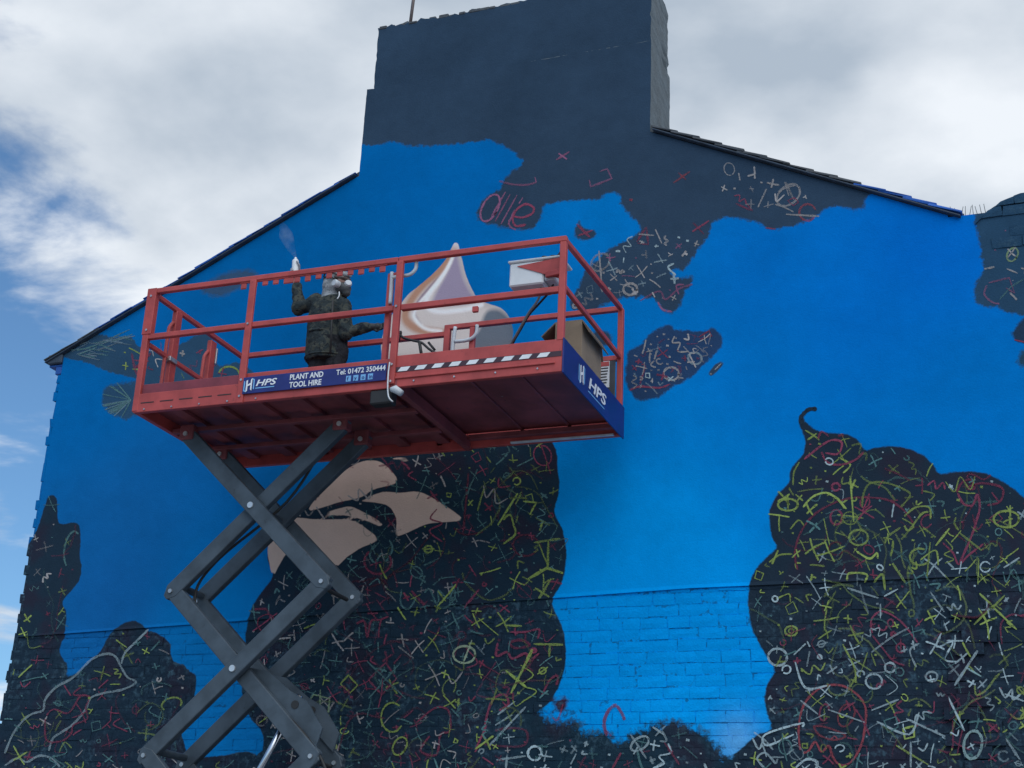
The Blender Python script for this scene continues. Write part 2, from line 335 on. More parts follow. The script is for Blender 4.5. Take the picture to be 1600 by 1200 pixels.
def paint_material(name, bump, bscale, brick=False, joint=False):
    m = bpy.data.materials.new(name); m.use_nodes = True; t = m.node_tree; b = t.nodes['Principled BSDF']
    g = N(t, 'ShaderNodeNewGeometry'); pos = g.outputs['Position']
    def at(nm, fac=False):
        a = N(t, 'ShaderNodeAttribute', attribute_name=nm); return a.outputs['Fac' if fac else 'Color']
    big = noise(t, pos, 1.3, 5, .55); mid = noise(t, pos, 7, 6, .6); fine = noise(t, pos, 34, 6, .65); rough_n = noise(t, pos, 16, 8, .72)
    # roller and spray mottling in the blue
    k = mth(t, 'ADD', mth(t, 'MULTIPLY', mth(t, 'SUBTRACT', big.outputs[0], .5), .42), mth(t, 'MULTIPLY', mth(t, 'SUBTRACT', mid.outputs[0], .5), .22))
    k = mth(t, 'ADD', k, mth(t, 'MULTIPLY', mth(t, 'SUBTRACT', fine.outputs[0], .5), .16))
    hsv = N(t, 'ShaderNodeHueSaturation'); t.links.new(at('blue'), hsv.inputs['Color']); t.links.new(mth(t, 'ADD', k, 1.0), hsv.inputs['Value'])
    blue = hsv.outputs[0]
    # dark paint
    hs2 = N(t, 'ShaderNodeHueSaturation'); t.links.new(at('dark_c'), hs2.inputs['Color']); t.links.new(mth(t, 'ADD', mth(t, 'MULTIPLY', k, 1.3), 1.0), hs2.inputs['Value'])
    dark = hs2.outputs[0]
    sz = N(t, 'ShaderNodeSeparateXYZ'); t.links.new(pos, sz.inputs[0]); low = sstep(t, sz.outputs[2], 6.8, 6.0)
    brn = sstep(t, noise(t, pos, 2.6, 4, .5).outputs[0], .48, .66)
    dark = mixc(t, mth(t, 'MULTIPLY', mth(t, 'MULTIPLY', brn, .55), low), dark, (.030, .020, .036))
    if brick:
        worn = sstep(t, rough_n.outputs[0], .47, .66); w2 = sstep(t, noise(t, pos, 2.1, 3, .5).outputs[0], .42, .62)
        dark = mixc(t, mth(t, 'MULTIPLY', mth(t, 'MULTIPLY', worn, w2), .8), dark, (.065, .125, .170))
    r1 = mth(t, 'MULTIPLY', mth(t, 'SUBTRACT', rough_n.outputs[0], .5), 3.0)
    dd = mth(t, 'ADD', at('dark_d', True), mth(t, 'MULTIPLY', r1, at('rag', True)))
    dm = mth(t, 'DIVIDE', mth(t, 'ADD', dd, at('soft', True)), mth(t, 'MULTIPLY', at('soft', True), 2.0), clamp=True)
    c = mixc(t, dm, blue, dark)
    cm = mth(t, 'ADD', mth(t, 'MULTIPLY', mth(t, 'ADD', at('cream_d', True), mth(t, 'MULTIPLY', r1, .004)), 130.0), .5, clamp=True)
    hs3 = N(t, 'ShaderNodeHueSaturation'); hs3.inputs['Color'].default_value = (*np.clip(lin((182, 158, 146))/ILL, 0, .8), 1); t.links.new(mth(t, 'ADD', mth(t, 'MULTIPLY', k, .7), 1.0), hs3.inputs['Value'])
    c = mixc(t, cm, c, hs3.outputs[0])
    mm = mth(t, 'ADD', mth(t, 'MULTIPLY', mth(t, 'ADD', at('mer_d', True), mth(t, 'MULTIPLY', r1, .004)), 110.0), .5, clamp=True)
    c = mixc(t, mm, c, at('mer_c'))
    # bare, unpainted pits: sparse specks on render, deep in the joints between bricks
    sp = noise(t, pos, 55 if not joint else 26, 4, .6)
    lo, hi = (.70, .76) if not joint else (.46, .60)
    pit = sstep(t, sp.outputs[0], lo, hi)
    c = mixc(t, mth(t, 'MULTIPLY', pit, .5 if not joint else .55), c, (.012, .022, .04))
    t.links.new(c, b.inputs['Base Color']); b.inputs['Roughness'].default_value = .7; b.inputs['Specular IOR Level'].default_value = .02
    nb = noise(t, pos, bscale, 8, .68); nb2 = noise(t, pos, 4.5, 4, .5)
    h = mth(t, 'ADD', nb.outputs[0], mth(t, 'MULTIPLY', nb2.outputs[0], 1.6))
    bp = N(t, 'ShaderNodeBump'); bp.inputs['Strength'].default_value = .9; bp.inputs['Distance'].default_value = bump
    t.links.new(h, bp.inputs['Height']); t.links.new(bp.outputs[0], b.inputs['Normal'])
    return m
M_RENDER = paint_material('painted_render', .0045, 60)
M_BRICK = paint_material('painted_brick', .008, 60, brick=True)
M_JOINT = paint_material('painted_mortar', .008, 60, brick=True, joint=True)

M_SLATE = mat_basic('slate', (.055, .065, .078), .7, var=.35, scale=6, bump=.004)
M_SLATE_BLUE = mat_basic('slate_painted_blue', (.01, .10, .42), .65, var=.2, scale=6, bump=.004)
M_CHIM_SIDE = mat_basic('grey_chimney_render', (.095, .125, .150), .85, var=.2, scale=5, bump=.006, bscale=30)
M_DARKEDGE = mat_basic('dark_verge', (.03, .05, .08), .7, var=.3)
M_GROUND = mat_basic('concrete_yard', (.24, .25, .27), .9, var=.3, scale=3, bump=.006, bscale=80)
M_STEEL = mat_basic('galvanised_steel', (.45, .46, .48), .4, .8, var=.2)
M_PLAINBRICK = mat_basic('old_brick', (.25, .12, .08), .85, var=.3, scale=9, bump=.006)

# ------------------------------------------------------------------ ground
gm = mesh('ground', [(-400, -400, 0), (400, -400, 0), (400, 400, 0), (-400, 400, 0)], [(0, 1, 2, 3)], M_GROUND); tag(gm, kind='structure')

# ------------------------------------------------------------------ house
k_ = DW
XL, XR = -.826*k_, -.067*k_            # gable corners
CHL, CHR = -.5445*k_, -.2885*k_        # chimney stack sides
ZEL = 1.6+.478*k_; ZER = 1.6+.511*k_; ZCH = 1.6+.6165*k_
ZLINE = lambda x: 1.6+(.230+.0135*np.clip((x/k_+.817)/.45, 0, 1.25))*k_   # foot of the rendered coat
XEND = 1.6                             # wall runs on past the picture
ZPAR = W(1510, 336).z
house = empty('terraced_house', ((XL+XR)/2, 0, 0), 'tall gable-ended house with a blue and black doodle mural and broad dark chimney stack', 'house')
def ztop(x):
    return np.interp(x, [XL, CHL, CHR, XR, XR+.001, XEND], [ZEL, ZCH, ZCH, ZER, ZPAR, ZPAR])
# rendered coat: a fine grid that follows the gable outline, with the rim turned back to the wall behind
mx0, mx1 = Wxz(590, 560)[0], Wxz(806, 500)[0]
xs = np.unique(np.round(np.concatenate([np.arange(XL+.06, XEND, .04), np.arange(mx0, mx1, .012), [CHL, CHR, XR, XR+.001, XEND]]), 4))
rows = np.linspace(0, 1, 190)
mz0, mz1 = Wxz(700, 560)[1], Wxz(712, 378)[1]
zf = lambda r, x: ZLINE(x)+(ztop(x)-ZLINE(x))*r
xm = (mx0+mx1)/2; r0 = (mz0-ZLINE(xm))/(ztop(xm)-ZLINE(xm)); r1_ = (mz1-ZLINE(xm))/(ztop(xm)-ZLINE(xm))
rows = np.unique(np.round(np.concatenate([np.linspace(0, 1, 130), np.arange(r0, r1_, .0028)]), 5))
nx, nr = len(xs), len(rows)
V = []; Fc = []
for r in rows:
    for x in xs: V.append((x, 0.0 if r > 0 else -.012, float(zf(r, x))))
for j in range(nr-1):
    for i in range(nx-1): a = j*nx+i; Fc.append((a, a+1, a+nx+1, a+nx))
rim = [(i, 0) for i in range(nx)] + [(nx-1, j) for j in range(1, nr)] + [(i, nr-1) for i in range(nx-2, -1, -1)] + [(0, j) for j in range(nr-2, 0, -1)]
b0 = len(V)
for i, j in rim: p = V[j*nx+i]; V.append((p[0], .045, p[2]))
for q in range(len(rim)):
    q2 = (q+1) % len(rim); a = rim[q][1]*nx+rim[q][0]; b = rim[q2][1]*nx+rim[q2][0]
    Fc.append((b, a, b0+q, b0+q2))
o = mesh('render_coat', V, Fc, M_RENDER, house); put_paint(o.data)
o['label'] = 'rendered upper gable painted blue with dark patches and a swirled meringue'
# plain walls behind and round the house (not painted)
bm = bmesh.new()
pts = [(XL+.03, 0), (XEND, 0), (XEND, ZPAR-.03), (XR, ZPAR-.03), (XR, ZER-.05), (CHR, ZCH-.05), (CHL, ZCH-.05), (XL+.03, ZEL-.05)]
f_ = [bm.verts.new((x, .045, z)) for x, z in pts]; k2 = [bm.verts.new((x, .40, z)) for x, z in pts]
bm.faces.new(f_); bm.faces.new(k2[::-1])
for i in range(len(pts)): bm.faces.new((f_[i], k2[i], k2[(i+1) % len(pts)], f_[(i+1) % len(pts)]))
bmo('gable_core', bm, M_PLAINBRICK, house)
obox('side_wall', (XL+.03, .405, 0), (XL+.35, 9, ZEL-.12), M_PLAINBRICK, house, 0)
obox('side_wall', (XR-.35, .405, 0), (XR, 9, ZER-.12), M_PLAINBRICK, house, 0)
obox('rear_wall', (XL+.36, 8.7, 0), (XR-.36, 9, ZEL-.2), M_PLAINBRICK, house, 0)

# chimney stack
rb_ = random.Random(5)
def grid_block(name, x0, x1, z0, z1, yf, depth, step, mat, parent, seed, rough=.012, side=M_CHIM_SIDE):
    r = random.Random(seed); nx_ = max(2, int((x1-x0)/step)); nz_ = max(2, int((z1-z0)/step)); ny_ = max(2, int(depth/.12))
    bm = bmesh.new()
    def pv(u, v, y):
        x = x0+(x1-x0)*u; z = z0+(z1-z0)*v
        return bm.verts.new((x, y, z))
    fr = [[pv(i/nx_, j/nz_, yf) for i in range(nx_+1)] for j in range(nz_+1)]
    for j in range(nz_):
        for i in range(nx_): bm.faces.new((fr[j][i], fr[j][i+1], fr[j+1][i+1], fr[j+1][i]))
    def strip(edge):
        prev = edge
        for y in range(1, ny_+1):
            cur = [bm.verts.new((v.co.x, yf+depth*y/ny_, v.co.z)) for v in edge]
            for a in range(len(edge)-1):
                f = bm.faces.new((prev[a], cur[a], cur[a+1], prev[a+1])); f.material_index = 1
            prev = cur
        return prev
    R = strip([fr[j][nx_] for j in range(nz_+1)][::-1]); L = strip([fr[j][0] for j in range(nz_+1)]); T = strip([fr[nz_][i] for i in range(nx_+1)])
    bmesh.ops.remove_doubles(bm, verts=bm.verts[:], dist=1e-5)
    # battered corners: the outer edges wander
    for v in bm.verts:
        onx = abs(v.co.x-x0) < 1e-4 or abs(v.co.x-x1) < 1e-4; onz = abs(v.co.z-z1) < 1e-4; by = v.co.y > yf+depth-1e-3
        if onx: v.co.x += r.gauss(0, rough*.35)
        if onz: v.co.z += r.gauss(0, rough)
        if by: v.co.y += r.gauss(0, rough*.8)
    bmesh.ops.recalc_face_normals(bm, faces=bm.faces[:])
    me = bpy.data.meshes.new(name); bm.to_mesh(me); bm.free(); me.materials.append(mat); me.materials.append(side)
    o = link(name, me, None, parent); put_paint(me); return o
ZST = 1.6+.7015*k_; ZTP = 1.6+.7655*k_
ch = grid_block('chimney_stack', CHL, CHR, ZCH, ZST, 0.0, .72, .05, M_RENDER, house, 1, .004)
ch['label'] = 'broad chimney stack rendered and painted dark navy'
up_ = grid_block('stack_top', CHL+.065, CHR-.012, ZST-.01, ZTP, .030, .64, .05, M_RENDER, ch, 2, .012)
bm = bmesh.new()
for i in range(26):
    x = CHL+.07+(CHR-CHL-.1)*i/26; s = random.uniform(.06, .15)
    box(bm, (x, .02+random.uniform(0, .02), ZTP-.03), (x+s, .62, ZTP+random.uniform(.0, .022)))
bmo('chimney_capping', bm, M_SLATE, up_, bevel=.008)

# ledge of old mortar along the set-back of the stack
bm = bmesh.new()
for i in range(40):
    x = CHL+.05+(CHR-CHL-.06)*i/40
    if rb_.random() < .8 and i > 22: box(bm, (x, .004, ZST-.004), (x+(CHR-CHL)/40*rb_.uniform(.5, 1.0), .05, ZST+rb_.uniform(.002, .006)))
tag(bmo('mortar_ledge', bm, M_CHIM_SIDE, ch), kind='stuff')
# roof slopes with the slates of the verge as single pieces
XA = (CHL+CHR)/2; ZA = ZCH+(XA-CHL)*(ZCH-ZEL)/(CHL-XL)
def slope(name, pe, pa, side):
    d = Vector((pa[0]-pe[0], 0, pa[1]-pe[1])); n = Vector((-d.z, 0, d.x)).normalized()
    if n.z < 0: n = -n
    p0 = Vector((pe[0], -.035, pe[1])) - d.normalized()*.12; p1 = Vector((pa[0], -.035, pa[1]))
    vs = []
    for y in (.74 if side == 9 else .03, 9.2):
        for p, h in ((p0, .005), (p1, .005), (p1, .07), (p0, .07)): q = p+n*h; vs.append((q.x, y, q.z))
    return mesh(name, vs, [(0, 1, 2, 3), (7, 6, 5, 4), (0, 4, 5, 1), (1, 5, 6, 2), (2, 6, 7, 3), (3, 7, 4, 0)], M_SLATE, house), d, n
roofL, dL, nL = slope('roof', (XL, ZEL), (XA, ZA), 0)
roofR, dR, nR = slope('roof', (XR, ZER), (XA, ZA), 1)
def verge(root, pe, pc, n, count, paintfrom, seed, th=.028, lift_=.062):
    r = random.Random(seed); a = Vector((pe[0], 0, pe[1])); b = Vector((pc[0], 0, pc[1])); d = (b-a); L = d.length; d.normalize()
    obar('undercloak', a-d*.05+n*.012+Vector((0, .0, 0)), b+n*.012-d*.02, .10, .016, M_DARKEDGE, root, up=n)
    for i in range(count):
        s0 = L*i/count-.05; s1 = s0+L/count*1.28
        p = a+d*s0+n*(lift_+r.uniform(-.004, .006)*th/.028); q = a+d*min(s1, L-.01)+n*(.034+r.uniform(-.003, .003))
        y = -.045+r.uniform(-.012, .010)
        bm = bmesh.new(); bar(bm, p+Vector((0, y+.15, 0)), q+Vector((0, y+.15, 0)), .30, th*r.uniform(.8, 1.2), n)
        for v in bm.verts: v.co += Vector((r.gauss(0, .003), r.gauss(0, .004), r.gauss(0, .002)))
        bmo('slate', bm, M_SLATE_BLUE if paintfrom(i/count) else M_SLATE, root, bevel=.003)
verge(roofR, (XR+.06, ZER-.028), (CHR+.01, ZCH+.004), nR, 13, lambda u: u < .27, 3, th=.022, lift_=.052)
verge(roofL, (XL-.10, ZEL-.045), (CHL-.01, ZCH+.004), nL, 18, lambda u: u > .12, 4, th=.014, lift_=.046)
# eave end: boxed gutter end projecting past the corner
p = W(92, 553); bm = bmesh.new(); box(bm, (XL-.13, -.03, ZEL-.075), (XL+.06, .30, ZEL+.035)); g_ = bmo('gutter_end', bm, M_DARKEDGE, house, bevel=.012)
bm = bmesh.new(); box(bm, (XL-.12, .005, ZEL-.10), (XL+.05, .4, ZEL-.076)); vs_ = box(bm, (XL-.03, .008, ZEL-.19), (XL+.05, .4, ZEL-.101)); bmo('corbel', bm, M_SLATE_BLUE, house, bevel=.006)

# ---- brickwork of the lower wall: each brick its own piece
brickwall = tag(mesh('brick_wall', [(XL+.02, .020, 0), (XEND, .020, 0), (XEND, .020, 5.2), (XL+.02, .020, 5.2)], [(0, 1, 2, 3)], M_JOINT, house))
# mortar bed: finer sheet so the paint outline is sharp
bpy.data.objects.remove(brickwall)
gx = np.arange(XL+.02, XEND+.05, .06); gz = np.arange(2.6, 4.86, .05)
V = [(x, .0105, z) for z in gz for x in gx]; n_ = len(gx)
Fc = [(j*n_+i, j*n_+i+1, (j+1)*n_+i+1, (j+1)*n_+i) for j in range(len(gz)-1) for i in range(n_-1)]
V2 = [(XL+.02, .0135, 0), (XEND, .0135, 0), (XEND, .0135, 2.6), (XL+.02, .0135, 2.6)]; q0 = len(V)
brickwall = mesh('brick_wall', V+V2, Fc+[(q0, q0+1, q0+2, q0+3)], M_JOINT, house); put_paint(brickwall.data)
brickwall['label'] = 'lower brick courses painted blue and black'
BH, BL = .1015, .252
PX0, PX1 = Wxz(1490, 1060)[0], Wxz(1536, 1060)[0]      # proud pier of rough brick in the right part
def brick_mesh(bm, x0, x1, z0, z1, yf, yb, r, nu=4, nv=2):
    j = lambda s: r.gauss(0, s*1.5)
    c = [(x0+j(.003), z0+j(.002)), (x1+j(.003), z0+j(.002)), (x1+j(.003), z1+j(.002)), (x0+j(.003), z1+j(.002))]
    tx, tz = j(.0015), j(.0015)
    def pt(u, v, ins, y):
        x = (1-u)*(1-v)*c[0][0]+u*(1-v)*c[1][0]+u*v*c[2][0]+(1-u)*v*c[3][0]; z = (1-u)*(1-v)*c[0][1]+u*(1-v)*c[1][1]+u*v*c[2][1]+(1-u)*v*c[3][1]
        return bm.verts.new((x, y+tx*(u-.5)+tz*(v-.5), z))
    fr = []
    for b in range(nv+1):
        row = []
        for a in range(nu+1):
            edge = a in (0, nu) or b in (0, nv)
            row.append(pt(a/nu, b/nv, 0, yf+(.0035 if edge else 0)+j(.0007)))
        fr.append(row)
    for b in range(nv):
        for a in range(nu): bm.faces.new((fr[b][a], fr[b][a+1], fr[b+1][a+1], fr[b+1][a]))
    rim = [fr[0][a] for a in range(nu+1)]+[fr[b][nu] for b in range(1, nv+1)]+[fr[nv][a] for a in range(nu-1, -1, -1)]+[fr[b][0] for b in range(nv-1, 0, -1)]
    bk = [bm.verts.new((v.co.x, yb, v.co.z)) for v in rim]
    for i in range(len(rim)): bm.faces.new((rim[(i+1) % len(rim)], rim[i], bk[i], bk[(i+1) % len(rim)]))
bricks = []
rb = random.Random(11); zc = 4.84; course = 0
while zc > .1:
    off = (course % 2)*BL/2; x = XL+.02-off
    while x < XEND:
        l = BL*rb.choice((rb.uniform(.9, 1.1), rb.uniform(.9, 1.1), rb.uniform(.55, 1.15))); x1 = min(x+l, XEND); x0 = max(x, XL-.01+rb.uniform(-.012, .012) if x < XL+.1 else x)
        xmid = (x0+x1)/2; zlim = float(ZLINE(xmid))
        if x1-x0 > .05 and zc-BH < zlim-.02:
            zt = min(zc, zlim-.001)
            if zt-(zc-BH) > .03: bricks.append((x0, x1, zc-BH, zt))
        x += l
    zc -= BH; course += 1
jx, jz = .0030, .0028
def bdist(b): return (Vector(((b[0]+b[1])/2, 0, (b[2]+b[3])/2))-CAM).length
vis = [b for b in bricks if b[3] > 3.02 and b[0] < .1]
vis.sort(key=bdist)
single = set(vis[:255])
rest = bmesh.new(); todo = []
for b in bricks:
    pier = PX0 < (b[0]+b[1])/2 < PX1+.02 and b[3] < 4.62
    yf = .004+rb.gauss(0, .0016)-(.038 if pier else 0)
    if pier and rb.random() < .4: yf += rb.uniform(.008, .03)
    if b in single:
        bm = bmesh.new(); brick_mesh(bm, b[0]+jx, b[1]-jx, b[2]+jz, b[3]-jz, yf, .03, rb)
        me = bpy.data.meshes.new('brick'); bm.to_mesh(me); bm.free(); todo.append(me); link('brick', me, M_BRICK, brickwall)
    else: brick_mesh(rest, b[0]+jx, b[1]-jx, b[2]+jz, b[3]-jz, yf, .03, rb, 3 if b[3] > 3.0 else 1, 2 if b[3] > 3.0 else 1)
me = bpy.data.meshes.new('bricks'); rest.to_mesh(me); rest.free(); todo.append(me)
o = link('bricks', me, M_BRICK, brickwall); tag(o, kind='stuff')
# toothed corner bricks up the left edge of the gable
z = ZEL-.2; i = 0
while z > 3.05:
    h = BH*(1 if rb.random() < .75 else 2)
    out = (.0 if i % 2 else .028)+rb.uniform(-.012, .014)
    bm = bmesh.new(); brick_mesh(bm, XL+.03-out, XL+.062, z-h+.003, z-.002, .001+rb.uniform(0, .004), .30, rb, 2, 2)
    me = bpy.data.meshes.new('corner_brick'); bm.to_mesh(me); bm.free(); todo.append(me); link('corner_brick', me, M_BRICK, house)
    z -= h; i += 1

# ---- ragged brick stub rising at the right end of the wall
stub = empty('brick_stub', (XEND-.9, .1, ZPAR-.3), 'ragged stepped top of dark painted brickwork beside the bird spikes', 'brickwork')
z = W(1560, 405).z; i = 0
top_at = lambda x: np.interp(x, [Wxz(1522, 345)[0], Wxz(1545, 325)[0], Wxz(1575, 308)[0], Wxz(1600, 298)[0], XEND], [W(1522, 352).z, W(1545, 328).z, W(1575, 311).z, W(1600, 299).z, W(1600, 299).z+.35])
xs0 = Wxz(1524, 345)[0]
while z < ZPAR+1.0:
    x = xs0-.02+(i % 2)*.11+rb.uniform(0, .05)
    while x < XEND:
        l = BL*rb.uniform(.85, 1.05)
        if z+BH*.25 < top_at(x+l*.5):
            bm = bmesh.new(); brick_mesh(bm, x+.005, min(x+l, XEND)-.005, z+.006, z+BH-.002, -.012+rb.gauss(0, .012), .36, rb)
            for v in bm.verts: v.co.z = min(v.co.z, float(top_at(v.co.x))+rb.gauss(0, .006))
            me = bpy.data.meshes.new('brick'); bm.to_mesh(me); bm.free(); todo.append(me); link('brick', me, M_BRICK, stub)
        x += l
    z += BH; i += 1
put_paint(*todo)
# ---- bird spikes on the parapet between roof and stub
sp = empty('bird_spike_strip', (W(1510, 336).x, .05, ZPAR), 'thin wire bird spikes on the low blue parapet beside the slates', 'bird spikes')
M_WIRE = mat_basic('wire', (.10, .11, .12), .5, .5)
x0s, x1s = W(1478, 330).x, W(1542, 335).x
obox('base_strip', (x0s, .02, ZPAR-.004), (x1s, .06, ZPAR+.010), M_WIRE, sp, .002)
for i in range(10):
    xx = x0s+.02+(x1s-x0s-.03)*i/9.0; tl = random.uniform(-.025, .03)
    otube('spike', [(xx, .04, ZPAR+.005), (xx+tl, .04+random.uniform(-.02, .02), ZPAR+random.uniform(.08, .125))], .0028, M_WIRE, sp, 5)
# ---- aerial pole on the chimney
ae = empty('aerial_mast', (W(640, 30, .3).x, .3, ZTP), 'thin aerial pole set in a mortar lump on the chimney top', 'aerial')
pb = W(641, 33, .12); dv = (W(648, -60, .12)-pb)
otube('pole', [(pb.x, .12, ZTP-.02), (pb.x+.02, .12, ZTP+.4), (pb.x+.05, .12, ZTP+1.1)], .019, mat_basic('aerial_steel', (.16, .13, .13), .5, .6), ae, 8)
bm = bmesh.new(); bmesh.ops.create_icosphere(bm, subdivisions=2, radius=.085)
for v in bm.verts: v.co = Vector((v.co.x*1.3+pb.x-.03, v.co.y+.12, v.co.z*.55+ZTP+.005))+Vector((random.gauss(0, .008), 0, random.gauss(0, .008)))
bmo('mortar_lump', bm, M_SLATE, ae, smooth=True)
# ------------------------------------------------------------------ doodle marks brushed over the dark paint
YG, WH, TE, RD, PK, TN, OR = (132, 150, 80), (150, 168, 174), (78, 112, 114), (120, 58, 78), (132, 84, 112), (146, 142, 142), (140, 68, 76)
m = bpy.data.materials.new('chalky_paint'); m.use_nodes = True; t = m.node_tree; b = t.nodes['Principled BSDF']
a_ = N(t, 'ShaderNodeAttribute', attribute_name='chalk'); t.links.new(a_.outputs['Color'], b.inputs['Base Color']); b.inputs['Roughness'].default_value = .85; b.inputs['Specular IOR Level'].default_value = .1
g_ = N(t, 'ShaderNodeNewGeometry'); nn = noise(t, g_.outputs['Position'], 48, 5, .7); n3 = noise(t, g_.outputs['Position'], 5, 3, .5)
al = mth(t, 'ADD', sstep(t, nn.outputs[0], .26, .52), mth(t, 'MULTIPLY', mth(t, 'SUBTRACT', n3.outputs[0], .55), .8), clamp=True)
al = mth(t, 'MULTIPLY', al, a_.outputs['Alpha'])
t.links.new(al, b.inputs['Alpha']); M_CHALK = m
class Marks:
    def __init__(s): s.v = []; s.f = []; s.c = []
    def line(s, pts, wpx, col, smooth=True, closed=False, op=None):
        op = op or random.uniform(.45, .95)
        q = [np.array(p, float) for p in pts]
        if closed: q.append(q[0])
        if smooth and len(q) > 2: q = spline(q, 5)
        dq = []
        for a, b in zip(q, q[1:]):
            n = max(1, int(np.hypot(*(b-a))/7)); dq += [a+(b-a)*i/n for i in range(n)]
        dq.append(q[-1]); q = dq; n = len(q)
        if any(W(*p_, 0.0).x < XL+.05 for p_ in q): return
        c = np.clip(lin(col)/ILL, 0, .85)*random.uniform(.75, 1.12); v0 = len(s.v)
        for i, p in enumerate(q):
            d = q[min(i+1, n-1)]-q[max(i-1, 0)]; d = d/(np.hypot(*d)+1e-9); nr_ = np.array([-d[1], d[0]])
            hw = wpx/2*random.uniform(.72, 1.15)*(.6 if i in (0, n-1) else 1)
            for sg in (-1, 1):
                w_ = W(*(p+nr_*hw*sg), 0.0); zl = float(ZLINE(w_.x))
                y = -.0022 if w_.z > zl+.02 else (-.0135 if w_.z > zl-.005 else (-.042 if PX0-.05 < w_.x < PX1+.1 else -.0025))
                s.v.append((w_.x, y-lay[0], w_.z)); s.c.append((*c, op))
        for i in range(n-1): k = v0+2*i; s.f.append((k, k+1, k+3, k+2))
        lay[0] = (lay[0]+.00002) % .0012
    def dot(s, p, r, col):
        s.line([(p[0]-r*.6, p[1]), (p[0]+r*.6, p[1]+r*.2)], r*1.7, col, False)
    def build(s, name, parent):
        me = bpy.data.meshes.new(name); me.from_pydata(s.v, [], s.f)
        at = me.attributes.new('chalk', 'FLOAT_COLOR', 'POINT'); at.data.foreach_set('color', np.array(s.c, np.float32).ravel())
        return tag(link(name, me, M_CHALK, parent), kind='stuff')
lay = [0.0]
def ell(cx, cy, rx, ry, rot=0, a0=0, a1=6.6, n=9):
    return [(cx+rx*math.cos(t)*math.cos(rot)-ry*math.sin(t)*math.sin(rot), cy+rx*math.cos(t)*math.sin(rot)+ry*math.sin(t)*math.cos(rot)) for t in np.linspace(a0, a1, n)]
rk = random.Random(23)
def mark(M, x, y, s, wpx, col):
    wpx *= rk.uniform(.6, 1.2); s *= rk.choice((.6, .8, 1, 1, 1.25, 1.7))
    k = rk.random(); a = rk.uniform(0, 6.28); ca, sa = math.cos(a), math.sin(a); op = rk.choice((.3, .5, .65, .8, .95))
    j = lambda: rk.uniform(-.22, .22)
    T = lambda u, v: (x+s*((u+j())*ca-(v+j())*sa), y+s*((u+j())*sa+(v+j())*ca))
    def ln(*p):
        p = [T(*q) for q in p]
        if len(p) == 2: p.insert(1, ((p[0][0]+p[1][0])/2+s*rk.uniform(-.12, .12), (p[0][1]+p[1][1])/2+s*rk.uniform(-.12, .12)))
        M.line(p, wpx, col, True, False, op)
    if k < .34:
        u = rk.uniform(.5, 1.1); ln((-1, -.7*u), (1, .7*u)); ln((-.7*u, .8), (.6, -.8*u))
    elif k < .56: M.dot((x, y), wpx*rk.uniform(.8, 1.35), col)
    elif k < .72: ln((-1.2, 0), (1.2, rk.uniform(-.4, .4)))
    elif k < .79: ln((-.8, -.5), (0, .5), (1.1, -.9))
    elif k < .83: M.line(ell(x, y, s*rk.uniform(.5, .9), s*rk.uniform(.5, .7), a, 0, rk.uniform(4.6, 6.6)), wpx, col, op=op)
    elif k < .855: M.line(ell(x, y, s*.9, s*.75, a), wpx, col, op=op); ln((-1.5, 0), (1.5, .1))
    elif k < .91: ln((-1, 0), (1, 0)); ln((0, 0), (.1, 1.2))
    elif k < .985: ln((-1.6, .2), (-.6, -.7), (.1, .5), (.8, -.6), (1.5, .4))
    else: M.line([T(-1, 0), T(0, -1), T(1, 0), T(0, 1)], wpx, col, False, True, op)
def scrawl(M, pl, n, cols, wpx, y0, x1=1640):
    """faint long loops and arcs left under the later marks"""
    got = 0
    while got < n:
        x = rk.uniform(max(0, min(p[0] for p in pl)), min(x1, max(p[0] for p in pl))); y = rk.uniform(max(y0, min(p[1] for p in pl)), 1210)
        pts = [(x, y)]; a = rk.uniform(0, 6.28); turn = rk.uniform(-.7, .7); st = rk.uniform(9, 20)
        for _ in range(rk.randint(3, 8)):
            a += turn+rk.uniform(-.5, .5); pts.append((pts[-1][0]+st*math.cos(a), pts[-1][1]+st*math.sin(a)))
        if not all(inside(pl, *p) for p in pts): continue
        if any(inside(q, *p) for q in creams for p in pts): continue
        got += 1; M.line(pts, wpx*rk.uniform(.7, 1.3), rk.choice(cols), True, False, rk.uniform(.22, .55))
def inside(pl, x, y):
    c = False
    for (ax, ay), (bx, by) in zip(pl, pl[1:]+pl[:1]):
        if (ay > y) != (by > y) and x < ax+(y-ay)/(by-ay)*(bx-ax): c = not c
    return c
def fill(M, pl, gap, size, wpx, pal, n, x0=-40, x1=1680, y0=200, y1=1240, avoid=()):
    got = []; tries = 0
    while len(got) < n and tries < n*40:
        tries += 1; x = rk.uniform(max(x0, min(p[0] for p in pl)), min(x1, max(p[0] for p in pl))); y = rk.uniform(max(y0, min(p[1] for p in pl)), min(y1, max(p[1] for p in pl)))
        s = rk.uniform(*size)
        if not inside(pl, x, y) or not all(inside(pl, x+s*dx, y+s*dy) for dx, dy in ((.9, 0), (-.9, 0), (0, .9), (0, -.9))): continue
        if any((x-p[0])**2+(y-p[1])**2 < gap*gap for p in got): continue
        if any(inside(q, x, y) for q in avoid): continue
        got.append((x, y)); mark(M, x, y, s, wpx*rk.uniform(.8, 1.15), pal(x, y))
def pick(*ws):
    def f(x, y):
        k = rk.random()*sum(w for w, c in ws)
        for w, c in ws:
            k -= w
            if k <= 0: return c
        return ws[-1][1]
    return f
creams = [ZB([(245, 232), (290, 170), (430, 50), (500, 44), (577, 118), (360, 203)]), ZB([(445, 197), (520, 160), (660, 160), (825, 266), (690, 290), (575, 330), (574, 265)]), ZB([(150, 250), (280, 255), (400, 262), (510, 345), (350, 450), (112, 480), (85, 375)])]
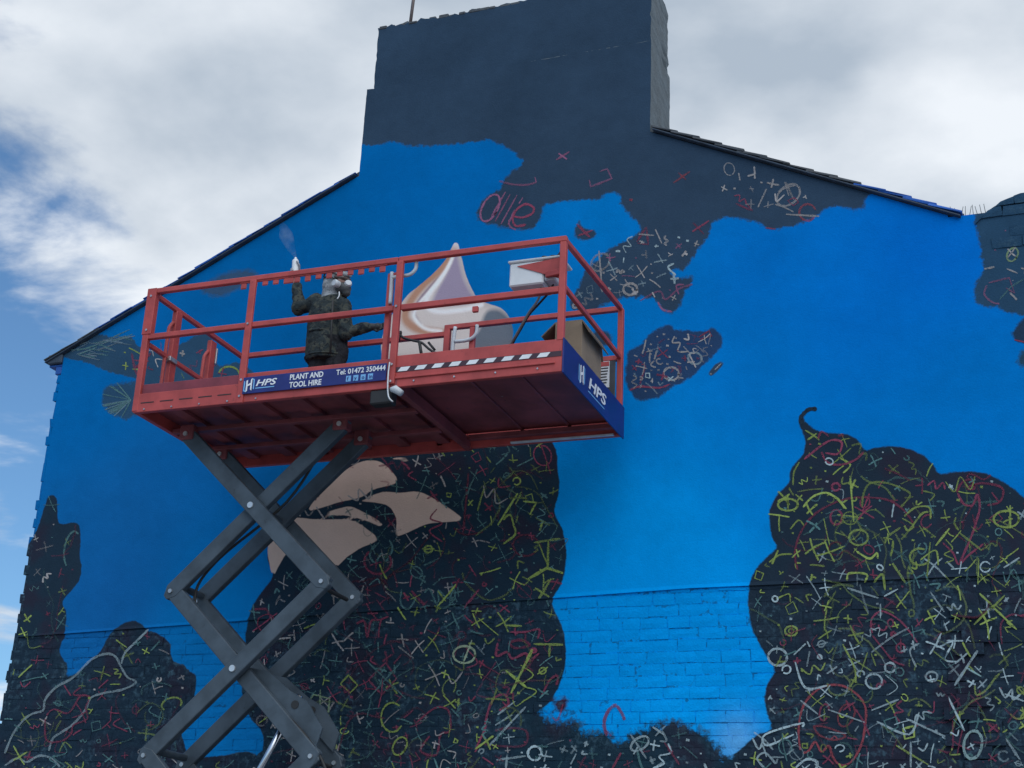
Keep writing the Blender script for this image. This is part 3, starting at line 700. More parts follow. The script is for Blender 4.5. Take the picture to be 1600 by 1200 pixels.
# upper dark patch
M = Marks()
M.line([(780, 283), (800, 288), (822, 289), (838, 285)], 3, PK); M.line([(836, 277), (838, 285)], 2.5, PK)
M.line(ell(766, 325, 12, 23, .5), 3, PK, op=.9)
for x0_, y0_, x1_, y1_ in ((797, 304, 774, 346), (808, 305, 783, 350), (804, 328, 794, 351), (790, 300, 768, 338)): M.line([(x0_, y0_), (x1_, y1_)], 2.4, PK, False, op=.8)
M.line([(817, 309), (811, 318)], 3, PK, False, op=.9)
M.line([(803, 338), (816, 340), (831, 334), (834, 325), (822, 319), (808, 327), (801, 341), (806, 353), (822, 351)], 3.6, RD, op=.95)
M.line([(795, 343), (797, 354), (806, 359)], 2.6, PK, op=.8)
M.line([(869, 250), (890, 237)], 3.5, PK, False); M.line([(873, 240), (886, 249)], 3.5, PK, False)
M.line([(921, 281), (923, 292), (956, 279), (949, 264), (937, 268)], 3.4, PK, False)
M.line([(1052, 286), (1078, 268)], 3.4, OR, False); M.line([(1060, 270), (1072, 281)], 3.4, OR, False); M.dot((986, 312), 4, OR); M.dot((985, 312), 3, RD)
M.line([(901, 350), (922, 371)], 4, RD, False); M.line([(904, 368), (926, 360)], 3.5, RD, False)
M.line([(1083, 348), (1100, 366)], 3.5, RD, False); M.line([(1082, 362), (1108, 345)], 3.5, RD, False)
M.line([(995, 378), (1010, 355), (1013, 382), (996, 380)], 3.5, RD, False); M.line([(998, 366), (1022, 368)], 3, TN, False)
M.line([(1000, 470), (1030, 455), (1040, 468), (1060, 452), (1082, 444)], 3, PK); M.line([(1028, 472), (1036, 484), (1050, 487)], 3, PK)
M.line(ell(938, 410, 12, 16, .9), 3.5, TN); M.line([(936, 392), (940, 440)], 3, TN, False); M.line(ell(985, 452, 11, 9, 0), 4, TN); M.line([(976, 436), (984, 448)], 3, TN, False)
ca = [(918, 420), (905, 445), (893, 470), (893, 482), (920, 488), (940, 476), (975, 463), (1012, 462), (1040, 480), (1060, 470), (1075, 440), (1050, 425), (1085, 395), (1100, 370), (1060, 362), (1000, 366), (960, 388), (940, 400)]
fill(M, ca, 13.5, (5, 8), 2.9, pick((6, TN), (2, WH), (1, PK)), 62)
cb = [(1118, 258), (1160, 255), (1250, 285), (1270, 310), (1215, 335), (1160, 325), (1120, 300)]
fill(M, cb, 16, (6.5, 9), 2.7, pick((6, TN), (1, RD)), 18)
M.line(ell(1232, 305, 21, 14, -.7), 3.6, TN); M.line([(1228, 285), (1240, 312)], 3, TN, False); M.line(ell(1262, 332, 13, 13, 0, .6, 6.0), 3.4, OR); M.line([(1228, 335), (1280, 338)], 3, TN, False); M.line([(1150, 318), (1176, 330), (1165, 316)], 3, RD, False); M.line([(1196, 356), (1212, 358)], 3.5, RD, False)
d6 = [(984, 560), (1000, 543), (1030, 517), (1055, 517), (1110, 518), (1124, 535), (1098, 568), (1050, 602), (1005, 618), (984, 600)]
M.line(ell(1049, 584, 12, 10), 3.4, TN); M.line([(1058, 590), (1068, 591)], 3, TN, False); M.line(ell(1086, 560, 11, 9, .3), 3.4, WH); M.line([(984, 610), (1000, 604), (1030, 606), (1047, 600)], 3.2, RD); M.line([(1002, 570), (1008, 572), (1000, 600)], 3, RD); M.line([(1092, 527), (1108, 517), (1112, 525), (1094, 530)], 3, RD, False)
fill(M, d6, 10, (4, 7), 2.6, pick((6, TN), (2, WH), (2, RD)), 75)
M.dot((1111, 584), 2.6, TN); M.line([(1117, 578), (1127, 568)], 3, TN, False)
# pier at the right
M.line(ell(1582, 398, 8, 11, .5), 3, (110, 130, 100)); M.line([(1545, 442), (1577, 434), (1585, 458), (1572, 450)], 3, PK, False); M.line([(1542, 446), (1538, 460), (1550, 472), (1562, 475)], 3, PK); M.line([(1573, 420), (1590, 427)], 2.5, TN, False); M.line([(1562, 468), (1580, 448), (1600, 436)], 2.6, TE, False); M.line([(1585, 531), (1602, 535)], 3, RD, False)
fill(M, [(1540, 360), (1620, 320), (1620, 490), (1535, 470)], 22, (6, 9), 2.6, pick((2, TN), (2, TE), (1, PK)), 10)
# wings at the left: quill strokes
for i in range(34):
    u = i/33; x = 112+u*70+rk.uniform(-6, 6); y = 550-u*18+rk.uniform(-8, 10)
    M.line([(x, y), (x+rk.uniform(18, 34), y-rk.uniform(-8, 14))], 1.8, rk.choice([TE, (96, 112, 122), (84, 104, 118)]))
for i in range(26):
    a = rk.uniform(2.0, 4.4); M.line([(205, 625), (205+52*math.cos(a)*.9, 625-34*math.sin(a)*.9)], 1.7, rk.choice([TE, (92, 116, 128)]), False)
fill(M, [(190, 532), (215, 545), (290, 540), (330, 530), (338, 570), (392, 584), (380, 600), (240, 600), (180, 575)], 15, (5, 10), 2.6, pick((4, YG), (3, TN), (2, RD)), 30)
M.line([(206, 552), (212, 580), (222, 592)], 4, RD); M.line([(212, 575), (228, 560), (236, 552)], 4, RD); M.line(ell(358, 585, 16, 12, 0, 3.3, 6.3), 3, YG)
M.build('painted_marks', house)
# left column and hill
M = Marks()
scrawl(M, [tuple(p) for p in LEFT_PX], 26, [(84, 48, 62), (64, 92, 92), (96, 110, 74)], 2.4, 780)
fill(M, [tuple(p) for p in LEFT_PX], 15, (5, 10), 2.3, pick((3, YG), (3, TE), (2, TN), (2.2, RD)), 190, y0=770)
for pts, w_, c_ in ((Z8([(20, 1140), (60, 1050), (120, 985), (175, 965), (185, 920), (230, 870), (300, 830), (370, 760), (430, 735), (470, 745), (495, 790), (520, 830), (555, 850), (500, 880), (420, 895), (370, 915), (350, 960), (300, 1020), (250, 1055), (215, 1080), (200, 1130)]), 3.6, WH),
                    (Z8([(495, 775), (510, 730), (550, 690), (605, 635)]), 3.4, WH), (Z8([(20, 1190), (70, 1160), (110, 1175), (160, 1150), (210, 1160), (245, 1195)]), 3.4, WH),
                    (Z8([(185, 1000), (190, 1085), (250, 1090), (290, 1060), (300, 1025), (355, 1000), (350, 955), (362, 910), (300, 900), (330, 870)]), 2.8, RD), (Z8([(190, 985), (220, 960), (280, 975), (330, 905), (370, 910)]), 2.6, RD),
                    (Z8(ell(295, 310, 32, 75, .15, 2.0, 5.2)), 3, TE), (Z8(ell(700, 940, 42, 26, -.3, 2.6, 7.0)), 3, YG)):
    M.line(pts, w_, c_)
M.build('painted_marks', house)
# middle blob
M = Marks()
cen = [tuple(p) for p in CENT_PX]
palc = lambda x, y: pick((1+max(0, (x-640)/60), YG), (4, TE), (2 if x < 700 else .8, TN), (2.2, RD), (1.0 if y > 1080 and x > 720 else .1, WH))(x, y)
Bf = lambda p, w_, c_, sm=True, cl=False: M.line(ZB(p), w_, c_, sm, cl)
Bf([(495, 360), (475, 400), (495, 430), (520, 395), (535, 425), (560, 380), (548, 345)], 3.2, TE); Bf(ell(505, 425, 50, 48, 0, -.5, 4.0), 3.4, RD)
Bf([(595, 530), (590, 580), (620, 605), (650, 560)], 3, TE); Bf([(680, 545), (700, 530), (730, 590), (770, 595), (795, 550), (780, 505)], 3.2, TE); Bf([(730, 535), (760, 575)], 3, YG, False); Bf([(800, 510), (735, 590)], 3, YG, False)
Bf([(630, 535), (690, 600)], 4, RD, False); Bf([(690, 575), (665, 605)], 4, RD, False); Bf([(885, 530), (830, 600)], 3.5, RD, False)
Bf(ell(830, 775, 42, 32), 3.4, (150, 165, 140)); Bf([(858, 720), (828, 800)], 3.2, (150, 165, 140), False)
Bf([(470, 870), (535, 805), (575, 865), (520, 925), (470, 870)], 3, RD, False); Bf([(465, 800), (610, 940)], 2.6, TE, False); Bf([(590, 805), (470, 940)], 2.6, TE, False)
Bf([(365, 885), (395, 852), (430, 890), (402, 918)], 3.2, YG, False, True)
Bf([(250, 945), (265, 925), (325, 940), (320, 990), (265, 1000), (250, 975)], 3, (120, 140, 110), False, True); Bf([(290, 905), (288, 1000)], 3, (120, 140, 110), False)
Bf([(1005, 920), (1085, 755)], 4.5, YG, False); Bf([(985, 835), (1060, 895)], 4.2, YG, False); Bf([(1090, 735), (1200, 738)], 4, YG, False); Bf([(1150, 740), (1148, 785)], 4, YG, False); Bf([(980, 665), (1045, 668)], 4, YG, False)
Bf([(1068, 492), (1140, 450), (1200, 470)], 5, YG, False); Bf([(1142, 450), (1145, 350)], 4, YG, False); Bf([(1090, 355), (1188, 340)], 3.6, YG, False); Bf([(1095, 525), (1150, 560)], 4.5, YG, False); Bf([(1155, 490), (1110, 565)], 4.5, YG, False)
Bf([(975, 270), (1000, 250), (1015, 290), (1020, 325), (975, 360)], 3.4, YG); Bf([(955, 290), (1030, 170)], 3, YG, False); Bf([(1050, 200), (1100, 205), (1075, 250)], 3, YG, False); Bf([(1095, 260), (1150, 290)], 3.6, YG, False); Bf([(1125, 270), (1112, 310)], 3.6, YG, False)
Bf(ell(1060, 365, 48, 40, 0, .5, 5.8), 3, (96, 46, 60)); Bf([(845, 95), (825, 320)], 3.4, (96, 46, 60), False); Bf([(790, 300), (830, 325), (900, 315)], 3, (86, 44, 58))
Bf([(955, 730), (950, 780), (990, 765), (1010, 790), (1060, 770), (1070, 800), (1110, 770)], 3.8, RD); Bf([(995, 730), (1040, 720), (1075, 740), (1020, 750), (995, 730)], 4.2, RD); Bf([(1000, 690), (1060, 690), (1110, 680), (1105, 715)], 3.4, RD)
Bf([(650, 1030), (720, 975), (770, 985), (775, 1060), (740, 1075), (725, 1150), (665, 1135), (700, 1080)], 3.4, RD); Bf([(870, 1140), (890, 1090), (905, 1060), (915, 1000), (940, 940), (980, 925), (995, 960), (960, 985)], 3.8, RD); Bf([(945, 1060), (1000, 1050), (1060, 1060), (1060, 1110), (1000, 1120), (900, 1110)], 3.8, RD); Bf([(1120, 930), (1150, 870), (1180, 855), (1175, 890)], 3.4, RD)
Bf([(920, 1120), (1060, 970)], 3.4, WH, False); Bf([(955, 1000), (1020, 950)], 3, WH, False); Bf([(945, 1040), (1010, 1000)], 3, WH, False); Bf(ell(1094, 1145, 26, 26, .3), 4, WH); Bf([(950, 1170), (1060, 1155)], 3.6, WH, False); Bf([(990, 1150), (985, 1210)], 3.4, WH, False)
Bf([(40, 606), (85, 605), (100, 630), (122, 665)], 3.6, RD); Bf([(425, 660), (455, 650), (465, 710), (480, 650), (510, 645), (545, 632)], 3.4, RD)
Bf(ell(335, 1120, 16, 14, 0, 1.4, 7.5), 3, (140, 150, 100)); Bf([(325, 1145), (350, 1160), (335, 1195)], 3, (140, 150, 100)); Bf(ell(560, 1010, 42, 55, 0, .6, 5.4), 3, YG); Bf(ell(588, 1118, 24, 36, .5), 3, YG)
scrawl(M, cen, 80, [(88, 48, 62), (64, 92, 92), (96, 110, 74), (78, 50, 64)], 2.6, 700)
fill(M, cen, 14.5, (6, 11), 2.5, palc, 640, y0=690, avoid=creams)
Bf([(1160, 1010), (1180, 1020), (1200, 960)], 3, (120, 50, 70)); M.line([(948, 1150), (944, 1130), (950, 1112), (962, 1102), (972, 1115), (976, 1125)], 5, RD); M.line([(946, 1140), (955, 1150)], 5, RD)
M.line(ell(1000, 1162, 16, 9, -.6), 3.6, WH); M.line([(985, 1147), (1010, 1185)], 3.2, WH, False); M.line([(1020, 1136), (1038, 1148)], 3.4, WH, False); M.line([(1040, 1134), (1024, 1150)], 3.4, WH, False); M.line([(1038, 1160), (1062, 1195)], 3.6, RD, False)
fill(M, [(830, 1150), (900, 1150), (960, 1170), (1000, 1152), (1060, 1140), (1110, 1175), (1120, 1230), (830, 1230)], 14, (6, 9), 3.2, pick((5, WH), (2, TE), (1, RD)), 60)
M.build('painted_marks', house)
# right blob
M = Marks()
A3 = lambda p, w_, c_, sm=True, cl=False, op=None: M.line(Z3(p), w_, c_, sm, cl, op)
A4 = lambda p, w_, c_, sm=True, cl=False: M.line(Z4(p), w_, c_, sm, cl)
for p, w_, c_ in (([(405, 340), (500, 265), (560, 235), (610, 250), (590, 310), (520, 305)], 3.4, RD), ([(500, 300), (530, 355), (600, 370), (680, 345), (730, 300)], 3.6, RD), ([(480, 230), (500, 190), (540, 215)], 3.4, RD), ([(590, 215), (612, 205), (615, 220)], 3.4, RD),
                  ([(370, 940), (355, 850), (385, 740), (450, 650), (540, 590), (650, 552), (770, 548), (870, 565), (950, 620), (1000, 690)], 3.4, (92, 46, 62)), ([(1235, 520), (1260, 470), (1310, 450), (1330, 500), (1290, 495), (1370, 470), (1480, 495), (1470, 570), (1400, 590)], 3.6, RD),
                  ([(1240, 525), (1270, 580), (1320, 590), (1345, 530), (1360, 600), (1340, 680), (1310, 770), (1270, 860), (1250, 910)], 3.8, RD), ([(1290, 440), (1305, 420), (1340, 430), (1380, 450), (1420, 425)], 3, RD), ([(1160, 795), (1215, 850), (1245, 910), (1300, 860), (1380, 800)], 3.2, RD), ([(1320, 640), (1345, 720), (1375, 690)], 3, RD),
                  (ell(580, 655, 32, 40), 3.4, RD), (ell(578, 490, 22, 20), 3.6, RD), (ell(580, 825, 40, 35, 0, .5, 5.5), 3, (96, 46, 60)),
                  (ell(318, 587, 55, 32), 3.6, YG), ([(316, 530), (318, 615)], 3, YG), (ell(702, 765, 52, 42), 3.4, YG), ([(400, 600), (450, 545), (520, 522), (580, 550), (635, 610)], 3.4, YG), ([(655, 430), (675, 680)], 3, YG), ([(720, 600), (730, 520), (770, 468), (860, 470), (960, 510), (980, 540), (930, 600)], 3.4, YG),
                  ([(690, 840), (760, 880), (800, 850), (805, 880)], 3.4, YG), ([(845, 800), (860, 760), (930, 710)], 3.4, YG), ([(950, 700), (975, 725), (1040, 640), (1080, 625)], 3.4, YG), (ell(1035, 870, 55, 45, 0, .3, 5.2), 3.4, YG), ([(1090, 790), (1072, 1000)], 3.2, YG), (ell(1505, 665, 70, 45), 3.4, YG), ([(1525, 590), (1525, 715)], 3, YG),
                  ([(950, 650), (1010, 602), (1085, 602), (1092, 665)], 3.2, YG), ([(1250, 740), (1370, 835)], 3.2, YG), ([(1120, 810), (1195, 715)], 3.4, YG), ([(1050, 710), (1120, 765)], 3.2, YG), ([(885, 905), (955, 1010)], 4.5, YG), ([(640, 1000), (650, 960), (745, 965), (735, 1010)], 3.2, YG), ([(785, 1010), (830, 965), (845, 1050)], 4, YG), ([(1230, 655), (1222, 690), (1245, 725)], 3.4, YG), ([(345, 480), (350, 410), (380, 355)], 3, YG), ([(215, 900), (270, 860), (340, 855)], 3, YG)):
    A3(p, w_, c_)
for p, w_, c_ in (([(385, 1085), (375, 980), (395, 860), (450, 780), (530, 735), (620, 738), (700, 790), (740, 860), (735, 960), (715, 1060), (660, 1150), (600, 1165), (560, 1120), (540, 1060), (500, 1095), (465, 1040), (430, 1090), (400, 1100)], 4.4, OR), (ell(515, 880, 25, 45, .2, .6, 6.0), 3.8, RD), (ell(635, 895, 42, 65, .4), 3.8, OR),
                  ([(455, 955), (520, 960), (630, 1005), (570, 1030), (490, 1005), (455, 955)], 4, OR), ([(550, 1028), (570, 1010), (585, 1025)], 3.2, OR),
                  ([(775, 450), (770, 380), (810, 335), (860, 340), (940, 395), (1020, 500)], 3.6, RD), ([(775, 460), (830, 530), (890, 600), (950, 625)], 3.4, RD), (ell(875, 395, 16, 20), 3.4, RD), (ell(832, 410, 22, 24, 0, 0, 3.4), 3.6, RD), (ell(930, 530, 24, 24), 3.6, RD), (ell(890, 455, 12, 10), 5, RD), ([(930, 480), (930, 560)], 3.4, RD),
                  ([(1215, 930), (1210, 1090), (1130, 1080)], 3.4, RD), ([(1480, 510), (1475, 400), (1530, 350), (1600, 360)], 3.4, RD), ([(1405, 945), (1460, 990)], 4.5, RD), ([(1455, 950), (1410, 990)], 4.5, RD),
                  (ell(262, 580, 52, 46, .2), 4.6, WH), (ell(872, 637, 28, 26), 4.2, WH), (ell(785, 712, 45, 40, .2), 4.2, WH), (ell(1098, 686, 32, 26), 4.4, WH), (ell(1325, 1060, 50, 76, .15), 5.6, (150, 178, 178)), (ell(335, 438, 34, 26), 4, YG), (ell(335, 438, 14, 12), 3, YG),
                  ([(975, 420), (870, 480), (770, 555)], 3.8, WH), ([(770, 560), (795, 630)], 3.2, YG), ([(820, 290), (820, 370)], 3.4, WH), ([(1030, 505), (980, 545), (1015, 635)], 3.6, WH), ([(615, 510), (680, 640), (685, 720)], 3.4, YG), ([(355, 600), (410, 745), (530, 735)], 4, WH), ([(640, 205), (810, 260)], 3.6, WH), ([(840, 250), (915, 210)], 3.6, WH),
                  ([(385, 815), (480, 890)], 3.8, WH), ([(535, 865), (735, 935)], 3.4, WH), ([(800, 930), (975, 1000), (1030, 880)], 4.4, WH), ([(960, 915), (1200, 1025)], 4, WH), ([(1190, 800), (1280, 985)], 4, WH), ([(770, 870), (920, 810)], 3.8, WH), ([(1090, 225), (1170, 340)], 3.6, WH), ([(350, 1000), (205, 1060), (195, 1000), (390, 940), (395, 960)], 4, WH), ([(125, 1020), (160, 1080), (185, 1025)], 4, WH), ([(185, 1180), (150, 1130), (195, 1100), (250, 1160)], 4, WH), ([(360, 1180), (420, 1135), (475, 1150), (470, 1190)], 5, WH),
                  ([(1350, 550), (1225, 740)], 5, WH), ([(1285, 640), (1370, 690)], 4, (140, 170, 170)), ([(1360, 240), (1560, 430)], 4, YG), ([(1495, 245), (1330, 410)], 4, YG), ([(1355, 320), (1400, 400), (1412, 490)], 3.6, YG), ([(1335, 740), (1345, 790), (1400, 760), (1450, 690), (1465, 670)], 4, YG), ([(905, 1060), (1080, 1165)], 4, YG), ([(985, 1040), (985, 1180)], 4, WH), ([(1495, 1015), (1580, 1140)], 4.4, WH), ([(1495, 780), (1600, 820)], 4, WH), ([(1490, 95), (1575, 40)], 4, WH), ([(1525, 890), (1560, 915), (1600, 905), (1590, 850)], 3.8, YG), ([(350, 1080), (310, 1110)], 3.6, WH)):
    A4(p, w_*.82, c_)
for w_ in (6.5, 5, 4): A3([(392, 150), (386, 120), (404, 90), (436, 67), (474, 68)], w_, (33, 46, 58), op=1)
rp = [tuple(p) for p in RIGHT_PX]
palr = lambda x, y: pick((6 if y < 930 else 3, YG), (.8 if y < 860 else 4.5, WH), (1.5, TE), (1.2, RD))(x, y)
scrawl(M, rp, 75, [(92, 48, 62), (100, 118, 74), (110, 124, 80), (70, 100, 98)], 2.8, 650)
fill(M, rp, 14.5, (6, 11), 2.7, palr, 520, x1=1640, y0=640)
M.build('painted_marks', house)

# ------------------------------------------------------------------ scissor lift
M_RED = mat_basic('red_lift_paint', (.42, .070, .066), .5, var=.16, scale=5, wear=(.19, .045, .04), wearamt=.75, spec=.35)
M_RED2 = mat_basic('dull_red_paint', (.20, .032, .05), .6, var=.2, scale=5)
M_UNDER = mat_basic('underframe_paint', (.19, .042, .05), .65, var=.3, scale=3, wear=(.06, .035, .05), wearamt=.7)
M_ARM = mat_basic('grey_arm_paint', (.055, .076, .098), .5, var=.28, scale=4, wear=(.025, .032, .04), wearamt=.7, spec=.4)
M_BLACK = mat_basic('black_rubber', (.018, .019, .021), .6)
M_PIN = mat_basic('zinc_pin', (.62, .63, .65), .35, .7)
M_PALE = mat_basic('pale_grey_paint', (.50, .53, .57), .5)
M_WHITE = mat_basic('white_plastic', (.66, .68, .70), .5, var=.06)
M_NAVYP = mat_basic('navy_panel', (.010, .020, .16), .45, var=.15)
M_LET = mat_basic('white_lettering', (.75, .77, .80), .5, var=.05)
M_LTB = mat_basic('pale_blue_print', (.18, .42, .72), .5, var=.05)
YF, YB = -2.05, -.385; X0, X1 = -7.70, -3.70; XS = -5.185
ZB_, ZT_, ZR_ = 5.958, 6.232, 7.16; ZD = 6.08; ZM_ = 6.685
XC, YC = -6.70, (YF+YB)/2
lift = empty('scissor_lift', (XC, YC, 0), 'red scissor lift raised before the mural, with grey crossed arms and guard rails', 'scissor lift')
# --- deck and frame
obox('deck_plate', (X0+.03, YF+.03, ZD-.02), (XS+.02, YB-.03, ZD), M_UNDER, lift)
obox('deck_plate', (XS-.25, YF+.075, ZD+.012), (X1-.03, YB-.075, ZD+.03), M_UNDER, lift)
zbm = ZB_+.175
fb = obox('side_beam', (X0, YF, ZB_), (XS-.012, YF+.05, zbm), M_RED, lift)
obox('side_beam', (X0, YB-.05, ZB_), (XS-.012, YB, zbm), M_RED, lift)
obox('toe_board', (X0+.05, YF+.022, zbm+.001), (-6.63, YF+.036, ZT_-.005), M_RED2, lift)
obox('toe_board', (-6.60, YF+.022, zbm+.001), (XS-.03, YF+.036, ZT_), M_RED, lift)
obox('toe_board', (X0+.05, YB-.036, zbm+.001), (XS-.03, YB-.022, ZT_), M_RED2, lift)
obox('end_beam', (X0+.001, YF+.051, ZB_), (X0+.05, YB-.051, zbm-.002), M_RED, lift)
for i in range(5):
    a = W(220+i*30, 630-i*3.05, YF); obox('slot', (a.x, YF-.0025, a.z-.004), (a.x+.135, YF+.01, a.z+.005), M_BLACK, lift, 0)
for i in range(7):
    a = W(402+i*27, 610-i*2.75, YF); obox('slot', (a.x, YF-.0025, a.z-.003), (a.x+.11, YF+.01, a.z+.003), M_BLACK, lift, 0)
eb = obox('extension_beam', (XS+.005, YF+.004, ZB_+.005), (X1-.002, YF+.05, ZT_+.012), M_RED, lift)
obox('extension_ledge', (XS+.03, YF-.012, ZB_+.075), (X1-.06, YF+.003, ZB_+.092), M_RED, lift, .003)
obox('extension_beam', (XS+.005, YB-.05, ZB_+.012), (X1-.002, YB-.004, ZT_), M_RED, lift)
obox('pale_edge_strip', (XS+.45, YB-.085, ZB_+.010), (X1-.06, YB-.052, ZB_+.026), M_PALE, lift, .002)
# chevron tape
tp = [W(622, 573.5, YF), W(878, 548.5, YF), W(878, 556, YF), W(622, 581, YF)]
zt0, zt1 = tp[3].z, tp[0].z
obox('hazard_tape', (XS+.02, YF+.0005, zt0-.002), (X1-.008, YF+.006, zt1), mat_basic('tape_dark', (.05, .018, .03), .5), lift, 0)
for i in range(10):
    xa = XS+.045+i*.1585*.965; s_ = .03
    if xa+.09 > X1: continue
    mesh('tape_stripe', [(xa, YF-.0015, zt0+.003), (xa+.085, YF-.0015, zt0+.003), (xa+.085+s_, YF-.0015, zt1-.004), (xa+s_, YF-.0015, zt1-.004), (xa, YF+.002, zt0+.003), (xa+.085, YF+.002, zt0+.003), (xa+.085+s_, YF+.002, zt1-.004), (xa+s_, YF+.002, zt1-.004)], [(0, 1, 2, 3), (7, 6, 5, 4), (0, 4, 5, 1), (1, 5, 6, 2), (2, 6, 7, 3), (3, 7, 4, 0)], M_LET, lift)
# underside members
for i in range(6):
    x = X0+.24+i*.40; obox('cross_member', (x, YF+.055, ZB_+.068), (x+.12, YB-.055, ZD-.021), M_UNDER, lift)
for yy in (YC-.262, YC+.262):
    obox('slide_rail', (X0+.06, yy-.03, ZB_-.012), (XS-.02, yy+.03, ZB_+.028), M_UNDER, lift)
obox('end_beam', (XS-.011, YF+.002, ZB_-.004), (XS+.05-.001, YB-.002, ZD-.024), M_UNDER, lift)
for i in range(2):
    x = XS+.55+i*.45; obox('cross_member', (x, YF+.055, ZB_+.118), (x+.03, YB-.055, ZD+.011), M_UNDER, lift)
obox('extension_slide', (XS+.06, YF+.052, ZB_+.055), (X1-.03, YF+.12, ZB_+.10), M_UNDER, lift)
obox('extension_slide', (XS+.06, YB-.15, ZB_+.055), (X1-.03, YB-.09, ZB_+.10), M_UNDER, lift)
# --- rails and posts
RW = .048
def rail(p, q, nm='rail', wd=RW, hg=RW, mt=None): return obar(nm, p, q, wd, hg, mt or M_RED, lift)
def post(x, y, z0, z1, wx=.05, wy=.05, nm='post', mt=None): return obox(nm, (x-wx/2, y-wy/2, z0), (x+wx/2, y+wy/2, z1), mt or M_RED, lift, .005)
yr, yb = YF+.025, YB-.025
zr = ZR_-RW/2
rail((X0+.02, yr, zr), (XS-.03, yr, zr), 'top_rail'); rail((XS-.026, yr, zr), (X1+.0, yr, zr), 'top_rail')
rail((X0+.03, yr, ZM_), (XS-.04, yr, ZM_), 'mid_rail'); rail((XS+.028, yr, ZM_+.0), (X1-.054, yr, ZM_+.0), 'mid_rail', hg=.052)
obox('post_channel', (X0-.02, YF-.008, ZM_+.02), (X0+.075, YF+.055, ZR_+.0), M_RED, lift, .004)
post(X0+.02, yr-.006, ZB_+.01, ZM_+.019, .06); post(-6.614, YF-.004, ZB_-.01, zr-.025, .062, .03); post(XS-.0, YF-.002, ZB_+.03, zr-.025, .058, .04); post(X1-.027, yr, ZT_+.0, zr-.025, .055)
post(XS-.125, YF+.085, ZT_-.05, zr-.09, .045); obar('rail_link', (XS-.125, YF+.085, zr-.11), (XS, YF+.03, zr-.11), .03, .03, M_RED, lift)
# far side
zrf = 7.165-RW/2
rail((X0+.05, yb, zrf), (-5.45, yb, zrf), 'top_rail'); rail((-5.445, yb, zrf+.066), (X1-.02, yb, zrf+.066), 'top_rail')
rail((X0+.05, yb, 6.66), (-5.45, yb, 6.66), 'mid_rail'); rail((-5.42, yb, 6.72), (X1-.05, yb, 6.72), 'mid_rail')
for x in (X0+.03, -6.614, ): post(x, yb, ZB_+.05, zrf-.025)
post(-5.45, yb, ZB_+.05, zrf+.09, .06); post(-5.19, yb+.0, ZB_+.05, zrf+.04, .05); post(X1-.027, yb, ZB_+.03, zrf+.066, .05)
# right end rails
rail((X1-.027, YF+.055, zr), (X1-.027, YB-.053, zrf+.066), 'end_rail', .04, .045); rail((X1-.027, YF+.055, ZM_+.04), (X1-.027, YB-.053, ZM_+.04), 'end_rail', .035, .042)
# left end: gate rails, two inner posts with looped handles
rail((X0+.03, YF+.055, zr-.02), (X0+.03, YB-.055, zrf-.02), 'end_rail', .04, .045); rail((X0+.03, YF+.055, ZM_-.06), (X0+.03, YB-.055, ZM_-.06), 'end_rail', .035, .042)
for d_, z1 in ((10.83, 7.10), (11.45, 7.06)):
    y = d_-DW; post(X0+.03, y, ZD, z1, .05, .095)
    yy = y-.075
    pts = spline([(X0+.03, y-.05, z1-.12), (X0+.03, yy-.015, z1-.17), (X0+.03, yy-.035, z1-.26), (X0+.03, yy-.035, z1-.75), (X0+.03, yy-.015, z1-.84), (X0+.03, y-.04, z1-.88)], 4)
    otube('gate_handle', pts, .017, M_RED, lift)
obox('gate_latch', (X0-.005, 10.83-DW-.09, ZM_-.10), (X0+.075, 10.83-DW+.03, ZM_-.055), M_STEEL, lift)
obox('hinge', (X0+.056, 11.45-DW+.03, 6.84), (X0+.075, 11.45-DW+.052, 7.0), M_STEEL, lift)
obox('hinge', (X0+.056, YB-.11, 6.45), (X0+.075, YB-.09, 6.56), M_STEEL, lift)
# toothed strip hanging under the top rail
ts = obox('toothed_strip', (W(374, 440, YF).x, YF+.012, zr-.034), (W(604, 412, YF).x, YF+.030, zr-.024), M_RED, lift, .001)
for i in range(14):
    a = W(378+i*16.6, 437-i*1.95, YF+.02); hh = random.uniform(.044, .060); ww = .055 if i != 4 else .10
    obox('strip_tooth', (a.x, YF+.013, zr-.034-hh), (a.x+ww, YF+.029, zr-.0338), M_RED, ts, .006)
# pale handles
hp = lambda pts, y: spline([tuple(W(560+x/3.334, 340+yy/3.334, y)) for x, yy in pts], 4)
for pts in ([(165, 450), (170, 380), (175, 285)], [(172, 313), (230, 304), (270, 296), (297, 270), (302, 240), (303, 205)]):
    otube('grab_handle', hp(pts, YF+.05), .016, M_PALE, lift)
for pts in ([(488, 715), (495, 640), (505, 570)], [(500, 646), (560, 640), (595, 626), (615, 600), (618, 560)]):
    otube('grab_handle', hp(pts, YB-.07), .018, M_PALE, lift)
obox('mid_rail_stop', tuple(W(743, 478, YF)-Vector((.03, .0, .05))), tuple(W(743, 478, YF)+Vector((.02, .03, .0))), M_RED, lift)

